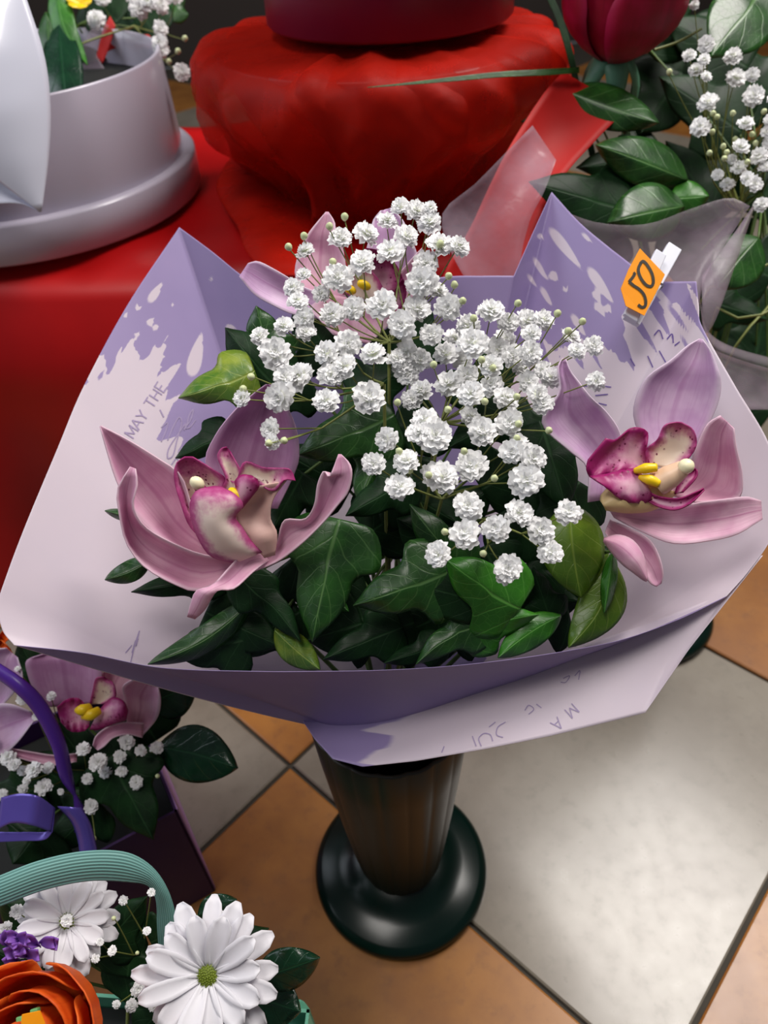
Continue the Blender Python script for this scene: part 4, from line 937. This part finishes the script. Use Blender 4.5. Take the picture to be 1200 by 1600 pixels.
for a in [(((92, 30), (108, 204), 32, 30, .80, .76, 'broad'), dict(shape=OVAL, cup=-.006)), (((72, 20), (80, 118), 16, 18, .80, .79, 'ivy'), dict(shape=OVAL)), (((92, -40), (137, 102), 22, 16, .80, .79, 'ivy_bright'), dict(shape=OVAL, bend=14)), (((180, 30), (120, -30), 40, 40, .86, .86, 'ivy_dark'), {}), (((150, 90), (130, 0), 40, 40, .88, .88, 'ivy_dark'), {}), (((240, 50), (200, -20), 40, 40, .90, .90, 'ivy_dark'), {}), (((200, 60), (260, 10), 30, 30, .91, .91, 'ivy_dark'), {}), (((270, 30), (285, -20), 20, 20, .92, .92, 'ivy'), {})]:
    leaf(hi_, *a[0], petiole=hr, **a[1])
spray('spray of white baby\'s breath hanging out of the white hat box', [(150, 30, .83, 30), (160, 0, .84, 26), (216, 14, .80, 30), (232, 4, .80, 28), (250, 6, .80, 30), (272, -2, .81, 26), (250, 44, .79, 24), (249, 66, .785, 26), (252, 78, .785, 24), (284, 112, .77, 26), (205, -10, .82, 28)], [(289, 60, .79, 10), (278, 80, .785, 10), (264, 96, .78, 9)], (210, 40, .85), HB, None, cluster=3)
ye = thing('yellow_blossom', 'small yellow blossom above the white hat box', 'blossom', D(126, 8, .80))
for kx in range(6):
    a = kx * 1.047; c_ = D(126, 6, .80); x_, y_, z_ = frame((.1, -.5, .8)); P = []
    for i in range(6):
        v = i / 5; rr = .013 * v; P.append([c_ + x_ * (rr * math.cos(a) - q * .006 * math.sin(v * 2.6) * math.sin(a)) + y_ * (rr * math.sin(a) + q * .006 * math.sin(v * 2.6) * math.cos(a)) + z_ * (.006 * v) for q in (-1, 0, 1)])
    petal_world('petal', P, MAT['yellow'], ye)
rf = thing('red_film_collar', 'folded red and clear film collar inside the white hat box', 'film', HB)
petal('film_sheet', [(115, 110), (130, 70), (150, 30)], [(165, 110), (150, 80), (170, 40)], [.86, .85, .85], MAT['film'], rf)
petal('red_sheet', [(150, 90), (160, 50), (172, 25)], [(160, 100), (172, 70), (180, 40)], [.86, .855, .85], MAT['coral'], rf)
petal('red_sheet', [(160, 70), (200, 55), (232, 54)], [(165, 82), (205, 64), (236, 58)], [.862, .862, .866], MAT['coral'], rf)

# ------------------------------------------------------------------ purple gift box arrangement, lower left
BZ = .15
p1 = Zp(337, 1392, 0); p1.z = BZ
ex = Vector((-.86, -.46, 0)).normalized(); ey = Vector((ex.y, -ex.x, 0)); BW, BL = .20, .14
MAT['purple_box'] = plain('purple_card', srgb(58, 20, 84), .45, .1, 20); MAT['lilac_lit'] = plain('lilac_card_lit', srgb(176, 130, 196), .5, .05)
pb = thing('gift_box', 'dark purple card flower box standing on the tiles, lower left', 'box', (p1 + ex * BW / 2 + ey * BL / 2) * 1.0)
pb.location.z = 0
def wallbox(name, a, b, z0, z1, th, mat, parent, inward):
    q = [a, b, b + inward * th, a + inward * th]
    V = [Vector((p.x, p.y, z)) for z in (z0, z1) for p in q]
    return obj(name, V, [(3, 2, 1, 0), (4, 5, 6, 7), (0, 1, 5, 4), (1, 2, 6, 5), (2, 3, 7, 6), (3, 0, 4, 7)], mat, parent, smooth=False)
A_, B_, C_, D_ = p1, p1 + ey * BL, p1 + ey * BL + ex * BW, p1 + ex * BW
wallbox('side_panel', A_, B_, .001, BZ, .002, MAT['purple_box'], pb, ex); wallbox('side_panel', C_, D_, .001, BZ, .002, MAT['purple_box'], pb, -ex)
wallbox('front_panel', D_, A_, .001, BZ, .002, MAT['purple_box'], pb, ey); wallbox('back_panel', B_, C_, .001, BZ, .002, MAT['purple_box'], pb, -ey)
wallbox('lit_side', A_ - ex * .001 + ey * .001, B_ - ex * .001, .002, BZ + .0005, .001, MAT['lilac_lit'], pb, ex)  # lilac sheet paints the light falling on this side of the purple box
fm = [p + (pb.location - p) * .03 for p in (A_, B_, C_, D_)]
obj('foam', [Vector((p.x, p.y, z)) for z in (.004, BZ - .02) for p in (A_ + ex * .003 + ey * .003, B_ + ex * .003 - ey * .003, C_ - ex * .003 - ey * .003, D_ - ex * .003 + ey * .003)], [(3, 2, 1, 0), (4, 5, 6, 7), (0, 1, 5, 4), (1, 2, 6, 5), (2, 3, 7, 6), (3, 0, 4, 7)], MAT['dark_inside'], pb, smooth=False)
BB = pb.location + Vector((0, 0, BZ - .02))
MAT['purple_band'] = plain('purple_plastic', srgb(82, 40, 150), .35, .08, 20)
MAT['purple_ribbon'] = plain('purple_satin_ribbon', srgb(104, 88, 186), .22, .1, 30, metal=.25)
petal('handle', [(-60, 1010), (0, 1038), (60, 1084), (98, 1150), (112, 1210), (118, 1262), (118, 1300)], [(-60, 1032), (-2, 1060), (48, 1104), (82, 1166), (96, 1216), (130, 1262), (132, 1300)], [.53, .52, .515, .52, .53, .545, .56], MAT['purple_band'], pb, cup=-.003, thick=.002, nr=30)
rbn = thing('ribbon_curl', 'curled purple satin ribbon loop hanging in front of the purple gift box', 'ribbon', D(60, 1290, .52))
petal('loop', [(2, 1246), (30, 1240), (60, 1244), (86, 1262)], [(-4, 1296), (20, 1286), (52, 1290), (80, 1300)], [.512, .504, .502, .508], MAT['purple_ribbon'], rbn, thick=.0004)
petal('loop', [(86, 1262), (80, 1296), (40, 1300), (-6, 1300)], [(82, 1300), (70, 1312), (36, 1314), (-10, 1316)], [.508, .516, .518, .52], MAT['purple_ribbon'], rbn, thick=.0004)
petal('tail', [(90, 1260), (112, 1285), (122, 1315), (126, 1350)], [(128, 1262), (142, 1288), (150, 1318), (156, 1352)], [.51, .512, .516, .52], MAT['purple_ribbon'], rbn, cup=-.003, thick=.0004)
c7 = crop(0, 980, .25)
o4 = thing('orchid', 'mauve orchid with yellow throat in the purple gift box under the paper', 'orchid', at(c7, (560, 640), .57), 'orchids of the purple gift box')
petal('sepal', [(300, 500), (215, 400), (170, 290), (165, 210), (260, 170)], [(600, 480), (620, 380), (640, 260), (620, 190), (480, 150)], [.565, .556, .552, .552, .556], MAT['orchid_dusk'], o4, cup=.008, xf=c7)
petal('petal', [(800, 640), (780, 450), (765, 370), (860, 315), (950, 300)], [(880, 690), (980, 570), (1004, 470), (990, 380), (965, 320)], [.56, .55, .546, .546, .55], MAT['orchid'], o4, cup=.008, xf=c7)
petal('petal', [(620, 330), (660, 260), (720, 200), (800, 180)], [(780, 520), (800, 400), (880, 300), (930, 240)], [.566, .562, .562, .565], MAT['orchid'], o4, cup=.006, xf=c7)
petal('sepal', [(900, 600), (780, 595), (680, 620), (600, 680), (580, 740)], [(890, 690), (800, 670), (710, 690), (650, 745), (610, 770)], [.552, .544, .54, .54, .542], MAT['orchid'], o4, cup=.004, xf=c7)
petal('sepal', [(480, 790), (340, 800), (200, 780), (60, 755)], [(480, 840), (340, 862), (200, 840), (40, 790)], [.56, .556, .552, .552], MAT['orchid'], o4, cup=.004, xf=c7)
petal('lip_lobe', [(560, 540), (500, 450), (420, 450), (355, 500)], [(560, 620), (520, 650), (440, 650), (380, 590)], [.55, .545, .543, .545], MAT['lip_pink'], o4, cup=.004, xf=c7, ruf=.002)
petal('lip_lobe', [(560, 480), (580, 390), (600, 320), (650, 310)], [(640, 480), (720, 440), (720, 380), (700, 340)], [.552, .547, .545, .546], MAT['lip'], o4, cup=.004, xf=c7)
petal('lip_lobe', [(620, 520), (700, 440), (770, 460), (800, 520)], [(560, 640), (620, 640), (720, 600), (790, 580)], [.55, .543, .54, .542], MAT['lip_pink'], o4, cup=-.004, xf=c7)
for a, b in (((480, 520), (560, 500)), ((520, 560), (620, 520))):
    tube('callus', [at(c7, a, .541), at(c7, ((a[0] + b[0]) / 2, (a[1] + b[1]) / 2 + 6), .536), at(c7, b, .54)], [.002, .0042, .003], MAT['yellow'], o4, sides=10)
o5 = thing('orchid', 'pale mauve orchid petals cut by the left photo edge behind the purple handle', 'orchid', at(c7, (-60, 560), .57), 'orchids of the purple gift box')
petal('petal', [(-160, 520), (-120, 300), (-40, 150), (40, 130)], [(-20, 520), (60, 440), (140, 330), (110, 190)], [.56, .552, .55, .552], MAT['orchid_pale'], o5, cup=.008, xf=c7)
petal('sepal', [(-160, 560), (-40, 490), (60, 480), (200, 530)], [(-160, 820), (0, 800), (100, 730), (215, 580)], [.556, .55, .548, .55], MAT['orchid_pale'], o5, cup=.008, xf=c7)
petal('petal', [(-160, 600), (-100, 620), (-60, 640)], [(-100, 760), (-40, 740), (-20, 700)], [.55, .546, .548], MAT['lip_pink'], o5, cup=.004, xf=c7)
oc_ = thing('orange_blossom', 'orange blossom peeping out at the left edge below the paper corner', 'blossom', D(-4, 1000, .58))
for dx, dy in ((-6, -8), (8, -4), (6, 10), (-10, 8)):
    petal('petal', [(-4, 1000), (-4 + dx, 990 + dy), (4 + dx * 2, 994 + dy * 2)], [(0, 1012), (4 + dx, 1004 + dy), (8 + dx * 2, 1002 + dy * 2)], [.58, .572, .576], MAT['rose_orange'], oc_, cup=.004)
G7 = [(50, 810, 110), (90, 860, 90), (210, 890, 110), (300, 880, 85), (140, 895, 70), (165, 960, 60), (140, 1010, 65), (270, 1000, 115), (380, 1028, 45), (15, 1045, 75), (520, 760, 100), (610, 840, 130), (660, 900, 110), (790, 720, 110), (880, 770, 80), (980, 755, 95), (750, 810, 90), (760, 900, 85), (850, 970, 105), (545, 950, 80), (570, 1120, 105), (320, 430, 70), (140, 450, 90), (110, 260, 50), (230, 560, 60), (400, 890, 60), (20, 1170, 60)]
spray('spray of white baby\'s breath around the orchids in the purple gift box', [(*c7(p), .545 + random.uniform(-.008, .008), p[2] * .25 * .9) for p in G7], [(*c7((985, 930)), .55, 8), (*c7((590, 1320)), .54, 8)], (120, 1220, .585), BB, None, cluster=3)
lb = thing('leafy_sprig', 'dark broad leaves sticking out right of the purple gift box', 'leaves', BB); lr = D(200, 1200, .60)
tube('stem', [BB, lr], [.002, .0015], MAT['dkstem'], lb)
for a in [(((246, 1168), (372, 1200), 40, 50, .565, .55, 'broad'), dict(shape=OVAL, arch=.006)), (((230, 1100), (308, 1070), 38, 40, .575, .57, 'broad'), dict(shape=OVAL)), (((180, 1190), (240, 1312), 70, 64, .56, .55, 'ivy_dark'), {}), (((60, 1290), (20, 1350), 60, 70, .56, .54, 'ivy_dark'), {}), (((110, 1230), (40, 1180), 60, 60, .575, .575, 'ivy_dark'), {}), (((150, 1210), (80, 1120), 60, 60, .585, .585, 'ivy_dark'), {}), (((210, 1180), (120, 1180), 60, 60, .585, .585, 'ivy_dark'), {}), (((60, 1230), (-30, 1260), 50, 50, .57, .57, 'ivy_dark'), {}), (((150, 1260), (80, 1330), 50, 50, .57, .56, 'ivy_dark'), {}), (((60, 1060), (30, 1000), 40, 40, .59, .59, 'ivy_dark'), {}), (((240, 1150), (180, 1060), 60, 60, .59, .59, 'ivy_dark'), {})]:
    leaf(lb, *a[0], petiole=lr, **a[1])

# ------------------------------------------------------------------ mint box arrangement with daisies and orange rose, bottom left corner
MAT['mint'] = plain('mint_card', srgb(112, 190, 160), .5, .06, 30)
MZ = .15
q0 = Zp(484, 1577, MZ); mx, my = Vector((-1, .12, 0)).normalized(), Vector((-.12, -1, 0)).normalized()
A_, B_, C_, D_ = q0, q0 + mx * .19, q0 + mx * .19 + my * .15, q0 + my * .15
mb = thing('gift_box', 'mint green card flower box at the bottom left corner', 'box', ((A_ + C_) / 2).to_tuple()); mb.location.z = 0
cen = (A_ + C_) / 2
for nm, a, b, inn in (('back_panel', A_, B_, my), ('side_panel', B_, C_, -mx), ('front_panel', C_, D_, -my), ('side_panel', D_, A_, mx)):
    wallbox(nm, a, b, .001, MZ, .002, MAT['mint'], mb, inn)
obj('foam', [Vector((p.x, p.y, z)) for z in (.004, MZ - .02) for p in (A_ + (mx + my) * .003, B_ + (my - mx) * .003, C_ - (mx + my) * .003, D_ + (mx - my) * .003)], [(0, 1, 2, 3), (7, 6, 5, 4), (0, 4, 5, 1), (1, 5, 6, 2), (2, 6, 7, 3), (3, 7, 4, 0)], MAT['dark_inside'], mb, smooth=False)
petal('corner_tab', [(484, 1577), (470, 1562), (452, 1570), (430, 1605)], [(484, 1580), (480, 1600), (470, 1620), (450, 1640)], [.496, .49, .488, .49], MAT['mint'], mb, thick=.001)
MB_ = Vector((cen.x, cen.y, MZ - .02))
k = M('mint_woven_ribbon', .5, .4); u_, v_ = k.uvw()
wv = k.math('SINE', k.math('MULTIPLY', u_, 60.0)); MAT['mint_ribbon'] = (k.bump(wv, .3, .001), k.done(k.mix(k.remap(wv, -1.0, -.3), srgb(84, 132, 128), srgb(116, 166, 160))))[1]
petal('handle', [(-60, 1392), (0, 1368), (60, 1345), (130, 1330), (195, 1331), (235, 1352), (262, 1390), (276, 1440), (278, 1500)], [(-60, 1440), (0, 1416), (70, 1390), (140, 1376), (205, 1378), (232, 1384), (244, 1405), (246, 1450), (250, 1500)], [.416, .414, .412, .412, .414, .418, .424, .435, .45], MAT['mint_ribbon'], mb, cup=-.002, thick=.0008, nr=50, nc=24)
daisy('large white daisy with green centre facing up, right of the orange rose', D(326, 1522, .405), (.04, -.50, .86), .037, 1, group='white daisies of the mint box', lift=.55)
daisy('white daisy tilted to the right under the mint ribbon handle', D(104, 1440, .435), (.35, -.30, .80), .029, 2, group='white daisies of the mint box', lift=.45)
rose('rose', 'open orange rose in the bottom left corner', 'rose', D(88, 1600, .40), (-.02, -.45, .9), .036, .046, MAT['rose_orange'], None, .55, 9)
st = thing('statice', 'purple statice blossom above the orange rose', 'statice', D(42, 1490, .41))
for kx in range(14):
    x, y = 42 + random.uniform(-26, 26), 1482 + random.uniform(-20, 22); a = random.uniform(0, 6)
    petal('petal', [(x, y), (x + 12 * math.cos(a), y + 12 * math.sin(a)), (x + 24 * math.cos(a + .4), y + 24 * math.sin(a + .4))], [(x + 3, y + 3), (x + 17 * math.cos(a + 1.4), y + 17 * math.sin(a + 1.4)), (x + 27 * math.cos(a + 1.1), y + 27 * math.sin(a + 1.1))], [.412, .405, .403], MAT['statice'], st, cup=.003, nr=7, nc=6, ruf=.001)
c8 = crop(0, 1320, 520 / 1200)
G8 = [(500, 520, 70), (475, 580, 56), (555, 580, 50), (575, 622, 60), (565, 475, 56), (635, 540, 70), (630, 575, 55), (420, 575, 36), (405, 382, 44), (445, 200, 40), (545, 172, 36), (20, 300, 60), (60, 240, 60), (25, 340, 50), (530, 310, 40), (345, 410, 40), (900, 520, 40), (885, 600, 50), (735, 600, 50), (800, 252, 40), (360, 350, 36), (240, 275, 52)]
spray('spray of small cream baby\'s breath between the daisies of the mint box', [(*c8(p), .425 + random.uniform(-.008, .008), p[2] * .4333 * .8) for p in G8], [(*c8((410, 265)), .425, 8), (*c8((495, 390)), .42, 7)], (200, 1560, .46), MB_, None, cluster=3)
ml = thing('leafy_sprig', 'dark rounded leaves around the daisies of the mint box', 'leaves', MB_); mr = D(230, 1560, .47)
tube('stem', [MB_, mr], [.002, .0015], MAT['dkstem'], ml)
for a in [(((400, 1530), (500, 1496), 34, 34, .44, .43, 'broad'), dict(shape=OVAL, cup=-.005)), (((395, 1560), (470, 1580), 40, 44, .45, .44, 'broad'), dict(shape=OVAL)), (((310, 1430), (370, 1405), 22, 22, .445, .44, 'broad'), dict(shape=OVAL)), (((160, 1480), (230, 1400), 50, 50, .452, .452, 'ivy_dark'), {}), (((200, 1520), (210, 1440), 50, 50, .456, .456, 'ivy_dark'), {}), (((60, 1460), (0, 1400), 50, 50, .455, .455, 'ivy_dark'), {}), (((260, 1570), (210, 1620), 60, 60, .45, .45, 'ivy_dark'), {}), (((320, 1590), (380, 1640), 60, 60, .45, .45, 'ivy_dark'), {}),
          (((200, 1480), (120, 1420), 50, 50, .456, .456, 'ivy_dark'), {}), (((240, 1470), (300, 1440), 40, 40, .456, .456, 'ivy_dark'), {}), (((60, 1520), (-20, 1480), 50, 50, .456, .456, 'ivy_dark'), {}), (((330, 1500), (420, 1450), 50, 50, .455, .455, 'ivy_dark'), {}), (((200, 1560), (260, 1480), 60, 60, .46, .46, 'ivy_dark'), {})]:
    leaf(ml, *a[0], petiole=mr, **a[1])
MAT['peg_green'] = plain('green_painted_wood', srgb(96, 160, 96), .5, .08)
pg = thing('clothes_peg', 'small green wooden clothes peg at the bottom edge on the orange rose', 'clothes peg', D(45, 1600, .37))
slab('jaw', [(46, 1578, .368), (58, 1575, .368), (62, 1640, .362), (46, 1640, .362)], 0, .0035, MAT['peg_green'], pg)
slab('jaw', [(24, 1590, .366), (34, 1587, .366), (40, 1640, .36), (26, 1640, .36)], 0, .0035, MAT['peg_green'], pg)
pc = thing('price_card', 'orange yellow card label on the green peg at the bottom edge', 'price label', D(55, 1600, .36))
cp = [(34, 1586, .3600), (62, 1580, .3600), (70, 1600, .3590), (76, 1640, .357), (30, 1640, .357)]; A = [D(*p) for p in cp]; nn = len(A)
obj('card', A + [a + fw * .0006 for a in A], [tuple(range(nn)), tuple(range(2 * nn - 1, nn - 1, -1))] + [(j, (j + 1) % nn, nn + (j + 1) % nn, nn + j) for j in range(nn)], MAT['tag'], pc, smooth=False)
